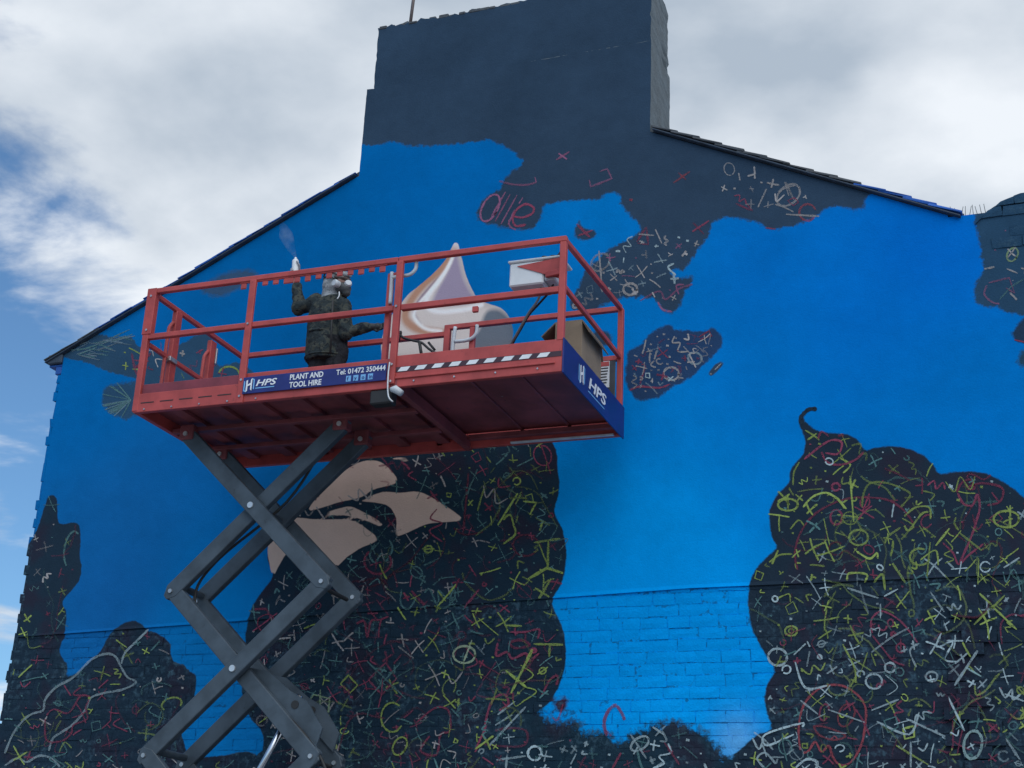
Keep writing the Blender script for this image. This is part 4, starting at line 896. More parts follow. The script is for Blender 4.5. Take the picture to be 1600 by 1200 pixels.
# --- lettering
def text(body, p, xd, zd, size, mat, parent, shear=0, bold=.0, name='lettering', ext=.0012, width=None):
    cu = bpy.data.curves.new(name, 'FONT'); cu.body = body; cu.size = size; cu.shear = shear; cu.offset = bold*size; cu.extrude = ext; cu.resolution_u = 3
    tmp = bpy.data.objects.new('tmp', cu); C.objects.link(tmp); bpy.context.view_layer.update()
    me = bpy.data.meshes.new_from_object(tmp.evaluated_get(bpy.context.evaluated_depsgraph_get())); bpy.data.objects.remove(tmp)
    xd = Vector(xd).normalized(); zd = Vector(zd).normalized(); nd = xd.cross(zd)
    sx = 1
    if width:
        xs_ = [v.co.x for v in me.vertices]; sx = width/(max(xs_)-min(xs_))
    for v in me.vertices: v.co = Vector(p)+xd*(v.co.x*sx)+zd*v.co.y+nd*v.co.z
    me.name = name; return link(name, me, mat, parent)
def logo(p, xd, zd, h, parent):
    """white H of two slanted strokes in pale blue brackets"""
    xd = Vector(xd).normalized(); zd = Vector(zd).normalized(); nd = xd.cross(zd); p = Vector(p)
    def pl(pts, mat, nm, off): 
        v = [p+xd*(x*h)+zd*(y*h)+nd*off for x, y in pts]; n = len(v); v += [q-nd*.002 for q in v]
        mesh(nm, v, [tuple(range(n)), tuple(range(2*n-1, n-1, -1))]+[(i, i+n, (i+1) % n+n, (i+1) % n) for i in range(n)], mat, parent)
    pl([(-.02, .1), (.16, .0), (.16, .1), (.07, .17), (.07, .80), (-.02, .85)], M_LTB, 'emblem_bracket', .0015)
    pl([(.82, .9), (.64, 1.0), (.64, .9), (.73, .83), (.73, .20), (.82, .15)], M_LTB, 'emblem_bracket', .0015)
    pl([(.17, .0), (.29, .1), (.29, .42), (.52, .52), (.52, .18), (.63, .08), (.63, 1.0), (.52, .9), (.52, .66), (.29, .56), (.29, .9), (.17, .84)], M_LET, 'emblem_letter', .0025)
yb_ = YF-.022
bL, bR = W(379.4, 602, yb_).x, W(603.5, 580, yb_).x; bz0, bz1 = W(490, 604, yb_).z-.004, W(490, 579.5, yb_).z+.004
ban = obox('banner', (bL, yb_, bz0), (bR, yb_+.012, bz1), M_NAVYP, lift, .002); ban['label'] = 'navy hire banner lettered in white'
px2 = lambda px: W(px, 590, yb_).x
bh = bz1-bz0; fy = yb_-.003
logo((px2(383), fy, bz0+.012), (1, 0, 0), (0, 0, 1), bh*.82, ban)
text('HPS', (px2(400.5), fy, bz0+bh*.40), (1, 0, 0), (0, 0, 1), bh*.52, M_LET, ban, .25, .02, width=px2(433)-px2(401))
obox('underline', (px2(401), fy, bz0+bh*.24), (px2(430), fy+.002, bz0+bh*.30), M_LTB, ban, 0)
text('PLANT AND', (px2(453), fy, bz0+bh*.56), (1, 0, 0), (0, 0, 1), bh*.46, M_LET, ban, 0, .02, width=px2(505)-px2(453.5))
text('TOOL HIRE', (px2(453.5), fy, bz0+bh*.10), (1, 0, 0), (0, 0, 1), bh*.46, M_LET, ban, 0, .02, width=px2(503)-px2(453.5))
text('Tel: 01472 350444', (px2(525), fy, bz0+bh*.58), (1, 0, 0), (0, 0, 1), bh*.43, M_LET, ban, 0, .015, width=px2(602)-px2(525.5))
for i, gl in enumerate(('f', 'y', 'o', 'in')):
    xa = px2(541+i*11.3); ic = obox('icon', (xa, fy+.0005, bz0+bh*.12), (xa+.045, fy+.003, bz0+bh*.46), M_LTB, ban, 0)
    text(gl, (xa+.010, fy-.001, bz0+bh*.18), (1, 0, 0), (0, 0, 1), bh*.32, M_NAVYP, ban, 0, .01, name='icon_glyph')
# navy end panel
ep = obox('end_panel', (X1+.0, YF-.002, ZB_-.006), (X1+.012, YB+.002, ZT_+.018), M_NAVYP, lift, .002); ep['label'] = 'navy end panel with white lettering'
ey = lambda px, py: WX(px, py, X1+.014).y
ph = ZT_-ZB_
logo((X1+.0135, ey(904, 606), ZB_+.055), (0, 1, 0), (0, 0, 1), ph*.68, ep)
text('HPS', (X1+.0155, ey(919, 600), ZB_+.10), (0, 1, 0), (0, 0, 1), ph*.52, M_LET, ep, .2, .02, width=ey(946, 640)-ey(919, 610))
obox('underline', (X1+.0122, ey(919, 620), ZB_+.062), (X1+.0145, ey(944, 650), ZB_+.072), M_LTB, ep, 0)
# --- control box on its red bracket
cbx = [W(797, 430, YF+.12).x, W(850, 430, YF+.12).x]; cbz = [W(820, 447, YF+.12).z, W(820, 411, YF+.12).z]
cb_ = obox('control_box', (cbx[0], YF+.10, cbz[0]), (cbx[1], YF+.36, cbz[1]), M_WHITE, lift, .012)
obox('lid', (cbx[0]-.012, YF+.085, cbz[1]+.001), (cbx[1]+.16, YF+.37, cbz[1]+.02), M_WHITE, cb_, .006)
obox('rear_cover', (cbx[1]+.0, YF+.12, cbz[0]+.03), (cbx[1]+.10, YF+.34, cbz[1]-.002), M_PALE, cb_, .01)
otube('joystick', [((cbx[0]+cbx[1])/2+.12, YF+.2, cbz[1]+.02), ((cbx[0]+cbx[1])/2+.12, YF+.2, cbz[1]+.075)], [.012, .026], M_BLACK, cb_)
otube('switch_guard', spline([(cbx[1]+.0, YF+.15, cbz[1]+.018), (cbx[1]+.05, YF+.15, cbz[1]+.05), (cbx[1]+.10, YF+.15, cbz[1]+.045), (cbx[1]+.14, YF+.15, cbz[1]+.10)], 4), .008, M_BLACK, cb_)
g3 = [W(808, 416, YF+.09), W(880, 401, YF+.09), W(880, 436, YF+.09)]
bm = bmesh.new(); vv = [bm.verts.new(p) for p in g3]+[bm.verts.new(p+Vector((0, .014, 0))) for p in g3]
bm.faces.new(vv[:3]); bm.faces.new(vv[3:][::-1])
for i in range(3): bm.faces.new((vv[i], vv[i+3], vv[(i+1) % 3+3], vv[(i+1) % 3]))
bmo('bracket', bm, M_RED, lift)
obar('bracket_arm', (X1-.055, YF+.05, g3[2].z+.05), (X1-.20, YF+.10, g3[2].z+.06), .03, .05, M_RED, lift)
# control cable down to the deck
for k, (pts, r_) in enumerate((([(955, 365), (935, 430), (885, 500), (840, 580), (800, 650), (770, 700), (762, 740)], .011), ([(1022, 325), (1000, 380), (940, 450), (890, 505), (850, 575), (812, 640), (785, 700), (778, 740)], .010))):
    q = [W(560+x/3.334, 340+y/3.334, YF+.18+.09*i) for i, (x, y) in enumerate(pts)]; q.append(Vector((q[-1].x-.02, q[-1].y+.03, ZD+.012)))
    otube('control_cable', spline([tuple(p) for p in q], 4), r_, mat_basic('grey_cable', (.22, .23, .24), .6) if k == 0 else M_BLACK, lift, 8)
# cable clip, lamp and module at the joint of deck and extension
otube('power_cable', spline([tuple(W(*p, YF-.045)) for p in ((609, 566), (607, 580), (606, 597), (606, 612), (608, 622), (614, 628))], 4), .008, M_STEEL, lift, 8)
a = W(619, 610, YF-.02); bm = bmesh.new(); tube(bm, [a+Vector((-.05, 0, .012)), a+Vector((-.01, 0, .012)), a+Vector((.05, .0, -.03))], [.02, .034, .028], 10); bmo('cable_plug', bm, M_PALE, lift, True)
a = W(598, 630, YF+.06); obox('junction_box', (a.x-.10, a.y-.05, a.z-.02), (a.x+.10, a.y+.06, ZB_+.002), M_BLACK, lift, .012)
# notice on the far toe board
n0, n1 = W(936.5, 566, YB-.06), W(947, 606, YB-.06)
nb_ = obox('notice', (n0.x, YB-.07, n1.z), (n1.x+.03, YB-.0625, n0.z), M_LET, lift, 0)
obox('notice_header', (n0.x+.003, YB-.0722, n0.z-.05), (n1.x+.027, YB-.0695, n0.z-.005), M_RED, nb_, 0)
for i in range(6):
    zz_ = n0.z-.075-i*.028; obox('notice_print', (n0.x+.012, YB-.0718, zz_), (n1.x+.02-random.uniform(0, .015), YB-.0695, zz_+.012), M_BLACK, nb_, 0)
obox('rear_panel', (n0.x-.02, YB-.062, ZT_-.05), (X1-.06, YB-.052, n0.z+.005), mat_basic('dark_grey_panel', (.05, .055, .065), .6), lift)
# --- scissor arms
LX, RX = -7.47, -5.945; CH_ = 1.42; ZTOP = 5.905
HO, HI = .295, .21
arm_cache = {}
def arm(p, q, y, nm='scissor_arm', hgt=.142, wd=.07):
    """tube with pointed, chamfered ends, extending past the pins"""
    p = Vector((p[0], y, p[1])); q = Vector((q[0], y, q[1])); d = (q-p).normalized(); L = (q-p).length; u = d.cross(Vector((0, 1, 0)))
    e = .075; c = .08
    prof = [(-e, -.02), (-e+c, -hgt/2), (L+e-c, -hgt/2), (L+e, -.02), (L+e, .03), (L+e-c, hgt/2), (-e+c, hgt/2), (-e, .03)]
    bm = bmesh.new()
    a = [bm.verts.new(p+d*s+u*t+Vector((0, -wd/2, 0))) for s, t in prof]; b = [bm.verts.new(p+d*s+u*t+Vector((0, wd/2, 0))) for s, t in prof]
    bm.faces.new(a); bm.faces.new(b[::-1])
    for i in range(8): bm.faces.new((a[i], b[i], b[(i+1) % 8], a[(i+1) % 8]))
    return bmo(nm, bm, M_ARM, lift, bevel=.006)
def pin(x, z, y0, y1, r=.026, mat=None, nm='pivot_pin'):
    bm = bmesh.new(); tube(bm, [(x, y0, z), (x, y1, z)], r, 14); return bmo(nm, bm, mat or M_PIN, lift)
for cell in range(3):
    z1 = ZTOP-cell*CH_; z0 = z1-CH_
    # falling arm joins the outer pair in the top cell, the inner pair in the next
    fo, ri = (HO, HI) if cell % 2 == 0 else (HI, HO)
    oy = .0045*(cell % 2)
    for s in (-1, 1):
        arm((LX+.02, z1), (RX, z0), YC+s*(fo-oy)); arm((RX, z1), (LX, z0), YC+s*(ri-oy))
    xm_, zm_ = (LX+RX)/2, (z0+z1)/2
    pin(xm_, zm_, YC-HO-.048, YC-HO+.02, .028); pin(xm_, zm_, YC+HO-.02, YC+HO+.055, .028)
    pin(xm_, zm_, YC-HO+.04, YC+HO-.04, .038, M_ARM, 'cross_tube')
    for x, h_ in ((LX, ri), (RX, fo)):
        pin(x, z0, YC-h_-.05, YC-h_+.05, .019, M_STEEL); pin(x, z0, YC+h_-.05, YC+h_+.05, .019, M_STEEL)
    pin(LX+.05, z0+.05, YC-HI, YC+HI, .032, M_ARM, 'cross_tube'); pin(RX-.03, z0-.03, YC-HI, YC+HI, .018, M_BLACK, 'cross_tube')
for x, h_ in ((LX+.02, HO), (RX, HI)):
    for s in (-1, 1):
        yy = YC+s*h_; obox('arm_bracket', (x-.07, yy-.055, ZTOP-.05), (x+.07, yy+.055, ZB_+.04), M_UNDER, lift, .01); pin(x, ZTOP, yy-.07, yy+.07, .022)
# webbed cylinder bracket on the falling arm of the second cell, ram below
zj = ZTOP-CH_; dA = Vector((RX-LX, 0, -CH_)).normalized(); nA = Vector((dA.z, 0, -dA.x))*-1
base = Vector((LX, 0, zj))
for s in (-1, 1):
    bm = bmesh.new(); yy = YC+s*(HI-.06)
    prof = [(1.05, .06), (1.22, .17), (1.50, .20), (1.68, .25), (1.95, .20), (2.02, .06)]
    a = [bm.verts.new(base+dA*u+nA*v+Vector((0, yy-.01, 0))) for u, v in prof]; b = [bm.verts.new(base+dA*u+nA*v+Vector((0, yy+.01, 0))) for u, v in prof]
    bm.faces.new(a); bm.faces.new(b[::-1])
    for i in range(6): bm.faces.new((a[i], b[i], b[(i+1) % 6], a[(i+1) % 6]))
    bmo('ram_bracket', bm, M_ARM, lift)
    c_ = base+dA*1.62+nA*.155; pin(c_.x, c_.z, yy-.016, yy+.016, .035, M_BLACK, 'bracket_eye')
ptop = W(437, 1146, YC-.03); pbot = W(405, 1205, YC-.03); dr = (pbot-ptop).normalized()
otube('ram_rod', [ptop-dr*.35, ptop+dr*.9], .030, mat_basic('chrome_rod', (.62, .64, .68), .18, 1, var=.05), lift, 16)
otube('ram_barrel', [ptop+dr*.89, ptop+dr*1.75], .058, M_ARM, lift, 16)
otube('hydraulic_hose', spline([tuple(W(*p, YC-HI+.0)) for p in ((386, 1062), (420, 1090), (455, 1125), (485, 1160), (508, 1200), (515, 1260))], 4), .014, M_BLACK, lift, 8)
# --- chassis on its wheels
zc0 = ZTOP-3*CH_
obox('chassis', (X0-.05, YC-.62, .42), (-5.45, YC+.62, zc0-.13), M_ARM, lift, .03)
for x in (LX, RX):
    for h_ in (HI, HO):
        for s in (-1, 1): obox('base_bracket', (x-.07, YC+s*h_-.05, zc0-.131), (x+.07, YC+s*h_+.05, zc0+.05), M_ARM, lift, .008)
for x in (X0+.30, -5.85):
    for s in (-1, 1):
        wz = otube('wheel', [(x, YC+s*.60, .40), (x, YC+s*.84, .40)], .40, M_BLACK, lift, 28); otube('rim', [(x, YC+s*.60, .40), (x, YC+s*.85, .40)], .22, M_WHITE, wz, 20)

# bolt heads on posts and beams, a hose clipped along the arms
def bolt(x, y, z, r=.011): 
    bm = bmesh.new(); tube(bm, [(x, y, z), (x, y-.010, z)], r, 6); bmo('bolt', bm, M_STEEL, lift)
for x, y in ((-6.614, YF-.019), (XS, YF-.022)):
    for z in (ZB_+.05, ZB_+.20, ZM_): bolt(x, y, z)
for i in range(5): bolt(X0+.12+i*.28, YF, ZB_+.022, .008)
for z in (ZM_+.06, ZR_-.08): bolt(X0+.03, YF-.008, z)
for i in range(4): bolt(XS+.20+i*.36, YF+.004, ZB_+.045, .008)
a0 = Vector((RX, YC-HI+.02, ZTOP-CH_)); a1 = Vector((LX, YC-HI+.02, ZTOP-2*CH_))
otube('hydraulic_hose', spline([tuple(p) for p in (Vector((RX-.25, YC-.05, ZTOP-.1)), Vector((RX-.55, YC-.08, ZTOP-.62)), Vector((LX+.35, YC-.10, ZTOP-1.12)), Vector((LX+.16, YC-.10, ZTOP-CH_-.02)), Vector((LX+.36, YC-.09, ZTOP-CH_-.34)), Vector((RX-.55, YC-.05, ZTOP-CH_-.92)))], 6), .013, M_BLACK, lift, 8)
# ------------------------------------------------------------------ the painter
def cloth(name, c1, c2, c3, scale, rough=.9, bump=.004):
    m = bpy.data.materials.new(name); m.use_nodes = True; t = m.node_tree; b = t.nodes['Principled BSDF']; b.inputs['Roughness'].default_value = rough; b.inputs['Specular IOR Level'].default_value = .15
    g = N(t, 'ShaderNodeNewGeometry'); a = noise(t, g.outputs['Position'], scale, 4, .6, .6); b2 = noise(t, g.outputs['Position'], scale*1.7+1, 4, .6, .4)
    c = mixc(t, sstep(t, a.outputs[0], .49, .53), c1, c2); c = mixc(t, sstep(t, b2.outputs[0], .56, .60), c, c3); t.links.new(c, b.inputs['Base Color'])
    nb = noise(t, g.outputs['Position'], 24, 5, .6, .3); bp = N(t, 'ShaderNodeBump'); bp.inputs['Strength'].default_value = 1; bp.inputs['Distance'].default_value = bump*4
    t.links.new(nb.outputs[0], bp.inputs['Height']); t.links.new(bp.outputs[0], b.inputs['Normal']); return m
M_CAMO = cloth('camouflage_cloth', (.030, .040, .044), (.060, .066, .058), (.016, .020, .026), 13)
M_TROU = cloth('dark_trousers', (.022, .024, .03), (.028, .03, .036), (.016, .018, .022), 6)
M_HOOD = cloth('grey_hood_cloth', (.25, .27, .29), (.34, .36, .38), (.16, .18, .20), 22)
M_SKIN = mat_basic('skin', (.50, .30, .24), .55, var=.08)
M_GLOVE = mat_basic('pale_glove', (.34, .36, .40), .6, var=.1)
YP = -.80
def PW(px, py, dy=0.0): return W(px, py, YP+dy)
def ellring(bm, c, rx, ry, n=20, ax=0.0):
    return [bm.verts.new(Vector(c)+Vector((rx*math.cos(t)*math.cos(ax)-ry*math.sin(t)*math.sin(ax), rx*math.cos(t)*math.sin(ax)+ry*math.sin(t)*math.cos(ax), 0))) for t in (2*math.pi*k/n for k in range(n))]
def loft(bm, secs, ax=0.0, n=20):
    rs = [ellring(bm, c, rx, ry, n, ax) for c, rx, ry in secs]
    for a, b in zip(rs, rs[1:]):
        for k in range(n): bm.faces.new((a[k], a[(k+1) % n], b[(k+1) % n], b[k]))
    bm.faces.new(rs[0][::-1]); bm.faces.new(rs[-1])
def ball(bm, c, r, sc=(1, 1, 1), sub=2):
    ret = bmesh.ops.create_icosphere(bm, subdivisions=sub, radius=r)
    for v in ret['verts']: v.co = Vector(c)+Vector((v.co.x*sc[0], v.co.y*sc[1], v.co.z*sc[2]))
def limb(bm, pts, rads, n=12):
    pts = [tuple(p) for p in pts]; tube(bm, pts, list(rads), n)
    for p, r in zip(pts, rads): ball(bm, p, r*1.0)
def fused(name, bm, mat, parent, voxel=.012, smooth=6, wrinkle=0.0):
    o = bmo(name, bm, mat, parent)
    rm = o.modifiers.new('fuse', 'REMESH'); rm.mode = 'VOXEL'; rm.voxel_size = voxel; rm.use_smooth_shade = True
    sm = o.modifiers.new('smooth', 'SMOOTH'); sm.iterations = smooth; sm.factor = .5
    if wrinkle:
        tx = bpy.data.textures.new(name+'_folds', 'CLOUDS'); tx.noise_scale = .09; tx.noise_depth = 2
        dm = o.modifiers.new('folds', 'DISPLACE'); dm.texture = tx; dm.strength = wrinkle; dm.texture_coords = 'GLOBAL'; dm.mid_level = .5
    return o
feet = PW(508, 620); fx = feet.x
person = empty('person', (fx, YP, ZD), 'person in camouflage parka, grey hood and respirator, spraying with a raised arm behind the rail', 'person')
hip = Vector((fx, YP, ZD+.86)); chest = PW(516, 497); neck = PW(526, 470); head = PW(529, 447)
sh_r = PW(495, 473, -.02); el_r = PW(466, 481, -.05); wr_r = PW(463, 447, -.02); ha_r = PW(461, 434, -.02)
sh_l = PW(537, 474, -.05); el_l = PW(543, 522, -.06); wr_l = PW(573, 511, .02); ha_l = PW(590, 511, .05)
# body: head, neck, trunk, limbs, hands with fingers, legs: one surface
bm = bmesh.new()
loft(bm, [(hip+Vector((0, 0, -.05)), .15, .12), (hip+Vector((0, 0, .12)), .145, .11), (chest+Vector((0, 0, -.10)), .15, .11), (chest+Vector((0, 0, .06)), .165, .11), (neck+Vector((-.02, 0, -.03)), .09, .07)])
limb(bm, [neck+Vector((-.01, 0, -.04)), head+Vector((-.01, 0, -.05))], (.06, .058))
ball(bm, head, .105, (.92, .80, 1.12), 3); ball(bm, head+Vector((.045, -.01, -.05)), .06, (1, .85, .8)); ball(bm, head+Vector((.105, -.02, -.005)), .016, (1, .8, 1.4)); ball(bm, head+Vector((.0, -.085, -.01)), .022, (.8, .4, 1.3)); ball(bm, head+Vector((.0, .085, -.01)), .022, (.8, .4, 1.3))
limb(bm, [sh_r, el_r, wr_r, ha_r], (.055, .045, .03, .026)); limb(bm, [sh_l, el_l, wr_l, ha_l], (.055, .045, .03, .026))
for sx, kx in ((-.09, -.10), (.09, .07)):
    hp_ = hip+Vector((sx, 0, -.02)); kn = Vector((fx+kx*1.1, YP-.03, ZD+.47)); an = Vector((fx+kx*1.3, YP, ZD+.09))
    limb(bm, [hp_, kn, an], (.082, .058, .042)); limb(bm, [an+Vector((-.03, 0, -.04)), an+Vector((.15, -.02, -.055))], (.042, .034))
def fingers(bm, palm, fwdv, side, up_, curl, r=.0095, ln=.075):
    """four fingers of unequal length and a thumb leaving the side of the palm"""
    fwdv = fwdv.normalized(); side = side.normalized(); up_ = up_.normalized()
    for k, (o_, l_) in enumerate(((-.033, .88), (-.011, 1.0), (.011, .94), (.033, .74))):
        b0 = palm+side*o_+fwdv*.02; L = ln*l_; a1, a2, a3 = curl*.5, curl*1.1, curl*1.7
        d = lambda a: fwdv*math.cos(a)+up_*math.sin(a)
        p1 = b0+d(a1)*L*.45; p2 = p1+d(a2)*L*.32; p3 = p2+d(a3)*L*.25
        limb(bm, [b0, p1, p2, p3], (r, r*.95, r*.88, r*.78), 8)
    t0 = palm-side*.036-fwdv*.02; t1 = t0-side*.022+fwdv*.025+up_*.012; limb(bm, [t0, t1, t1+fwdv*.026+up_*.02], (r*1.15, r*1.05, r*.9), 8)
    ball(bm, palm, .042, (1, 1, 1)); 
can = PW(461.5, 418, -.045); can_up = (PW(462, 400, -.045)-PW(461, 436, -.045)).normalized()
body = fused('body', bm, M_SKIN, person, .010, 4)
# hands in their gloves
bm = bmesh.new()
palm_r = can-can_up*.055+Vector((.0, .052, 0))
limb(bm, [wr_r, palm_r+Vector((0, .0, -.03))], (.032, .030)); ball(bm, palm_r, .040, (.9, .55, 1.05))
for k, (o_, l_) in enumerate(((.030, .9), (.010, 1.0), (-.012, .95), (-.033, .78))):
    c = can-can_up*.055+can_up*o_; rr = .043
    a0, a1 = R_(100), R_(100+165*l_)
    pts = [c+Vector((rr*math.cos(a), rr*math.sin(a), 0)) for a in np.linspace(a0, a1, 6)]
    limb(bm, pts, (.0095, .0095, .009, .009, .0085, .008), 8)
c = can+can_up*.02; limb(bm, [palm_r+Vector((.02, -.01, .02)), c+Vector((.046, -.005, .0)), c+Vector((.030, -.034, .028))], (.012, .0105, .009), 8)
c = can+can_up*.10; limb(bm, [palm_r+can_up*.05, can+can_up*.095+Vector((.0, .038, 0)), can+can_up*.112+Vector((0, .012, 0))], (.010, .0095, .0085), 8)
fused('glove', bm, M_GLOVE, person, .005, 3)
bm = bmesh.new()
limb(bm, [wr_l, ha_l], (.040, .034)); fingers(bm, ha_l, (ha_l-wr_l), Vector((0, .3, 1)), Vector((.2, -1, 0)), .75, .0105)
fused('glove', bm, M_BLACK, person, .006, 3)
# parka: trunk and both sleeves
bm = bmesh.new()
hem = PW(508, 566); mid = PW(509, 520); sho = PW(514, 478)
loft(bm, [(hem, .205, .165), (hem+Vector((0, 0, .12)), .200, .165), (mid+Vector((0, 0, -.04)), .190, .155), (mid+Vector((.0, 0, .10)), .195, .16), (sho+Vector((0, 0, -.12)), .205, .16), (sho+Vector((0, 0, -.02)), .195, .145), (sho+Vector((.02, 0, .055)), .135, .115), (neck+Vector((.005, -.005, .03)), .105, .105)], n=26)
limb(bm, [sho+Vector((-.08, 0, -.02)), sh_r, el_r+Vector((.012, 0, .0)), wr_r+Vector((.004, 0, -.005))], (.105, .092, .078, .052), 14)
limb(bm, [sho+Vector((.10, -.04, -.05)), sh_l+Vector((0, 0, -.03)), el_l+Vector((-.02, 0, .0)), PW(560, 515, 0), wr_l+Vector((.01, 0, 0))], (.095, .085, .072, .060, .052), 14)
limb(bm, [neck+Vector((-.10, -.02, -.01)), neck+Vector((-.02, -.08, -.015)), neck+Vector((.06, -.06, -.02))], (.04, .042, .034), 10)
jk = fused('parka', bm, M_CAMO, person, .011, 5, .030); jk['label'] = 'dark camouflage parka'
# zip flap, pocket flap and hem line
otube('zip', [tuple(p+Vector((0, -.172, 0))) for p in (PW(533, 480), PW(531, 520), PW(529, 563))], .010, M_BLACK, jk, 6)
bm = bmesh.new(); pc = PW(505, 524); loft(bm, [(pc+Vector((0, -.135, -.012)), .085, .030), (pc+Vector((0, -.135, .016)), .080, .022)], n=14); bmo('pocket_flap', bm, M_CAMO, jk, True)
bm = bmesh.new(); loft(bm, [(hem+Vector((0, 0, .03)), .210, .172), (hem+Vector((0, 0, .045)), .209, .171)], n=26); bmo('hem_band', bm, M_CAMO, jk, True)
otube('drawstring', spline([tuple(PW(*p, -.13)) for p in ((530, 456), (530, 462), (527, 467))], 4), .006, M_LET, jk, 6)
bm = bmesh.new()
loft(bm, [(hip+Vector((0, 0, -.10)), .17, .14), (hip+Vector((0, 0, .10)), .175, .145)])
for sx, kx in ((-.09, -.10), (.09, .07)):
    limb(bm, [hip+Vector((sx, 0, -.02)), Vector((fx+kx*1.1, YP-.03, ZD+.47)), Vector((fx+kx*1.3, YP, ZD+.12))], (.108, .082, .072))
fused('trousers', bm, M_TROU, person, .013, 5, .015)
for kx in (-.10, .07):
    bm = bmesh.new(); an = Vector((fx+kx*1.3, YP, ZD+.10)); limb(bm, [an, an+Vector((0, 0, -.05)), an+Vector((.15, -.02, -.058))], (.06, .056, .044)); fused('boot', bm, M_BLACK, person, .011, 4)
# hood up round the head, open to the right where the respirator shows
bm = bmesh.new()
ball(bm, head+Vector((-.040, .0, .014)), .130, (.92, .92, 1.10), 3); limb(bm, [head+Vector((-.07, 0, -.06)), neck+Vector((-.05, 0, -.0))], (.095, .11), 12)
hd = fused('hood', bm, M_HOOD, person, .010, 5, .022); hd['label'] = 'pale grey hood'
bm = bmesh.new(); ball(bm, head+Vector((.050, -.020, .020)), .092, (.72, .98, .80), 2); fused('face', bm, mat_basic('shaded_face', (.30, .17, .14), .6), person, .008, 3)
# respirator with two filters, straps
bm = bmesh.new(); limb(bm, [head+Vector((.060, -.04, -.045)), head+Vector((.105, -.045, -.06)), head+Vector((.115, -.04, -.105))], (.066, .056, .040), 12)
rs_ = fused('respirator', bm, mat_basic('respirator_rubber', (.05, .055, .06), .5), person, .007, 3)
for c, ax_ in ((head+Vector((.035, -.145, -.035)), Vector((-.35, -1, .0))), (head+Vector((.145, -.075, -.02)), Vector((.6, -.7, .25)))):
    ax_ = ax_.normalized(); bm = bmesh.new(); tube(bm, [c-ax_*.05, c-ax_*.005, c+ax_*.012], [.034, .037, .030], 18); bmo('filter', bm, M_PALE, rs_, bevel=0)
for dz in (.0, .07): otube('strap', spline([tuple(head+Vector(q)) for q in ((.09, -.07, -.02+dz), (.0, -.128, .03+dz*.7), (-.09, -.11, .06+dz*.6), (-.155, -.03, .07+dz*.5))], 4), .007, M_BLACK, rs_, 6)
# ------------------------------------------------------------------ spray can held in the raised hand
sc = empty('spray_can', can-can_up*.10, 'white spray can held up in the pale glove above the top rail', 'spray can')
bm = bmesh.new(); tube(bm, [can-can_up*.10, can-can_up*.094, can+can_up*.070, can+can_up*.083, can+can_up*.088], [.030, .0325, .0325, .026, .018], 18); bmo('can_body', bm, mat_basic('white_can', (.72, .74, .76), .35, var=.05), sc, smooth=False)
bm = bmesh.new(); tube(bm, [can+can_up*.087, can+can_up*.104, can+can_up*.112], [.013, .012, .009], 12); bmo('nozzle', bm, M_LET, sc)
# paint mist drifting from the nozzle
m = bpy.data.materials.new('paint_mist'); m.use_nodes = True; t = m.node_tree; t.nodes.clear()
vo = N(t, 'ShaderNodeVolumePrincipled'); vo.inputs['Color'].default_value = (.82, .82, .86, 1)
g = N(t, 'ShaderNodeNewGeometry'); nz = noise(t, g.outputs['Position'], 9, 4, .6)
t.links.new(mth(t, 'MULTIPLY', sstep(t, nz.outputs[0], .35, .70), 1.3), vo.inputs['Density'])
out = N(t, 'ShaderNodeOutputMaterial'); t.links.new(vo.outputs[0], out.inputs['Volume'])
bm = bmesh.new(); a = can+can_up*.115; q = [a, a+(W(455, 388, YP+.12)-a), W(447, 368, YP+.28), W(441, 350, YP+.42)]
tube(bm, q, [.012, .045, .075, .03], 14); mo = bmo('paint_mist', bm, m, None, True); tag(mo, 'faint puff of pale paint mist rising from the spray can', 'paint mist', kind='stuff')

# ------------------------------------------------------------------ cardboard box at the end of the platform
M_CARD = mat_basic('cardboard', (.27, .205, .145), .85, var=.12, scale=4, bump=.002)
M_CARD2 = mat_basic('cardboard_inside', (.20, .155, .115), .9, var=.12)
bx1 = -3.80; e0 = WX(909.5, 500, bx1); by0 = e0.y; ztp = e0.z; by1 = WX(940, 540, bx1).y; bx0 = W(868, 500, by0).x
by1 = min(by1, YB-.10)
cbx_ = empty('cardboard_box', ((bx0+bx1)/2, (by0+by1)/2, ZD+.03), 'tall open brown cardboard box standing inside the end of the platform rails', 'box')
tk = .008; zb0 = ZD+.031
obox('side', (bx0, by0, zb0), (bx1, by0+tk, ztp), M_CARD, cbx_, .002); obox('side', (bx0, by1-tk, zb0), (bx1, by1, ztp), M_CARD, cbx_, .002)
obox('side', (bx0, by0+tk, zb0), (bx0+tk, by1-tk, ztp), M_CARD, cbx_, .002); obox('side', (bx1-tk, by0+tk, zb0), (bx1, by1-tk, ztp), M_CARD, cbx_, .002)
obox('base', (bx0+tk, by0+tk, zb0), (bx1-tk, by1-tk, zb0+.008), M_CARD2, cbx_, 0)
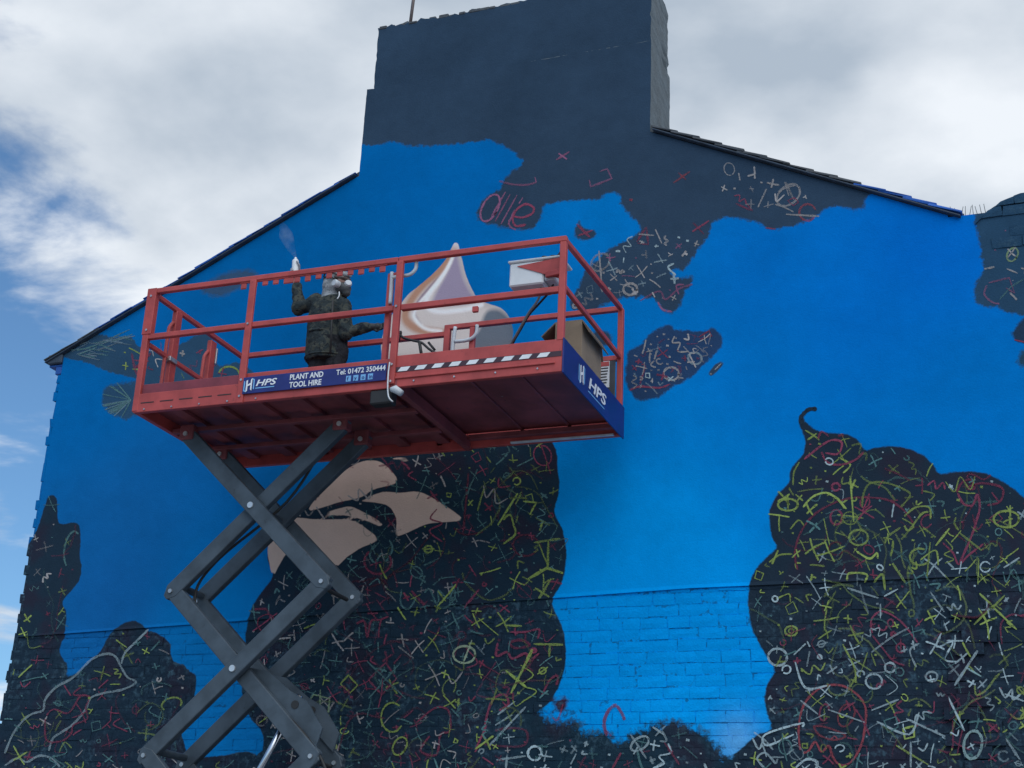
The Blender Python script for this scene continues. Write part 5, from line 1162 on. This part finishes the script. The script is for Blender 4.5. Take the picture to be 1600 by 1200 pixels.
def flap(p, q, d, L, mt):
    p = Vector(p); q = Vector(q); d = Vector(d).normalized(); n = (q-p).cross(d).normalized()*.005; i = (q-p).normalized()*.012
    v = [p, q, q+d*L-i, p+d*L+i]; v = [x+n for x in v]+[x-n for x in v]
    mesh('flap', v, [(0, 1, 2, 3), (7, 6, 5, 4), (0, 4, 5, 1), (1, 5, 6, 2), (2, 6, 7, 3), (3, 7, 4, 0)], mt, cbx_)
flap((bx0, by0, ztp), (bx0, by1, ztp), (-.75, 0, -.65), .17, M_CARD2)
flap((bx1, by0, ztp), (bx1, by1, ztp), (.5, 0, -.86), .13, M_CARD2)
flap((bx0, by1, ztp), (bx1, by1, ztp), (0, .6, -.8), .16, M_CARD)
flap((bx0, by0, ztp), (bx1, by0, ztp), (0, .92, .12), .16, M_CARD)
# ------------------------------------------------------------------ hose and mixing stick hung on the far rail
hz_ = lambda pts, y: [tuple(W(560+x/3.334, 340+yy/3.334, y)) for x, yy in pts]
hs = empty('air_hose', W(640, 540, YB-.12), 'dark hose looped over the far rail in front of the painted meringue', 'hose')
otube('hose_line', spline(hz_([(190, 640), (212, 612), (240, 628), (290, 642), (330, 652), (365, 682), (400, 704), (440, 712), (470, 745)], YB-.12), 4), .012, M_BLACK, hs, 8)
otube('hose_fitting', spline(hz_([(205, 640), (212, 606), (222, 602)], YB-.12), 3), .024, M_BLACK, hs, 10)
otube('trigger_lance', hz_([(365, 650), (398, 690)], YB-.11), .012, M_BLACK, hs, 8); otube('trigger_grip', hz_([(318, 650), (330, 725)], YB-.125), .016, M_BLACK, hs, 8)

bm = bmesh.new(); limb(bm, [head+Vector((.02, -.105, .045)), head+Vector((.085, -.085, .038)), head+Vector((.125, -.03, .035))], (.020, .026, .020), 10); fused('goggles', bm, mat_basic('tinted_visor', (.06, .035, .03), .25), person, .007, 2)
bm = bmesh.new(); ball(bm, head+Vector((-.005, -.01, .095)), .115, (.98, .92, .62), 2); limb(bm, [head+Vector((.075, -.075, .085)), head+Vector((.125, -.03, .08))], (.02, .02), 8); fused('beanie', bm, M_HOOD, person, .009, 3, .02)
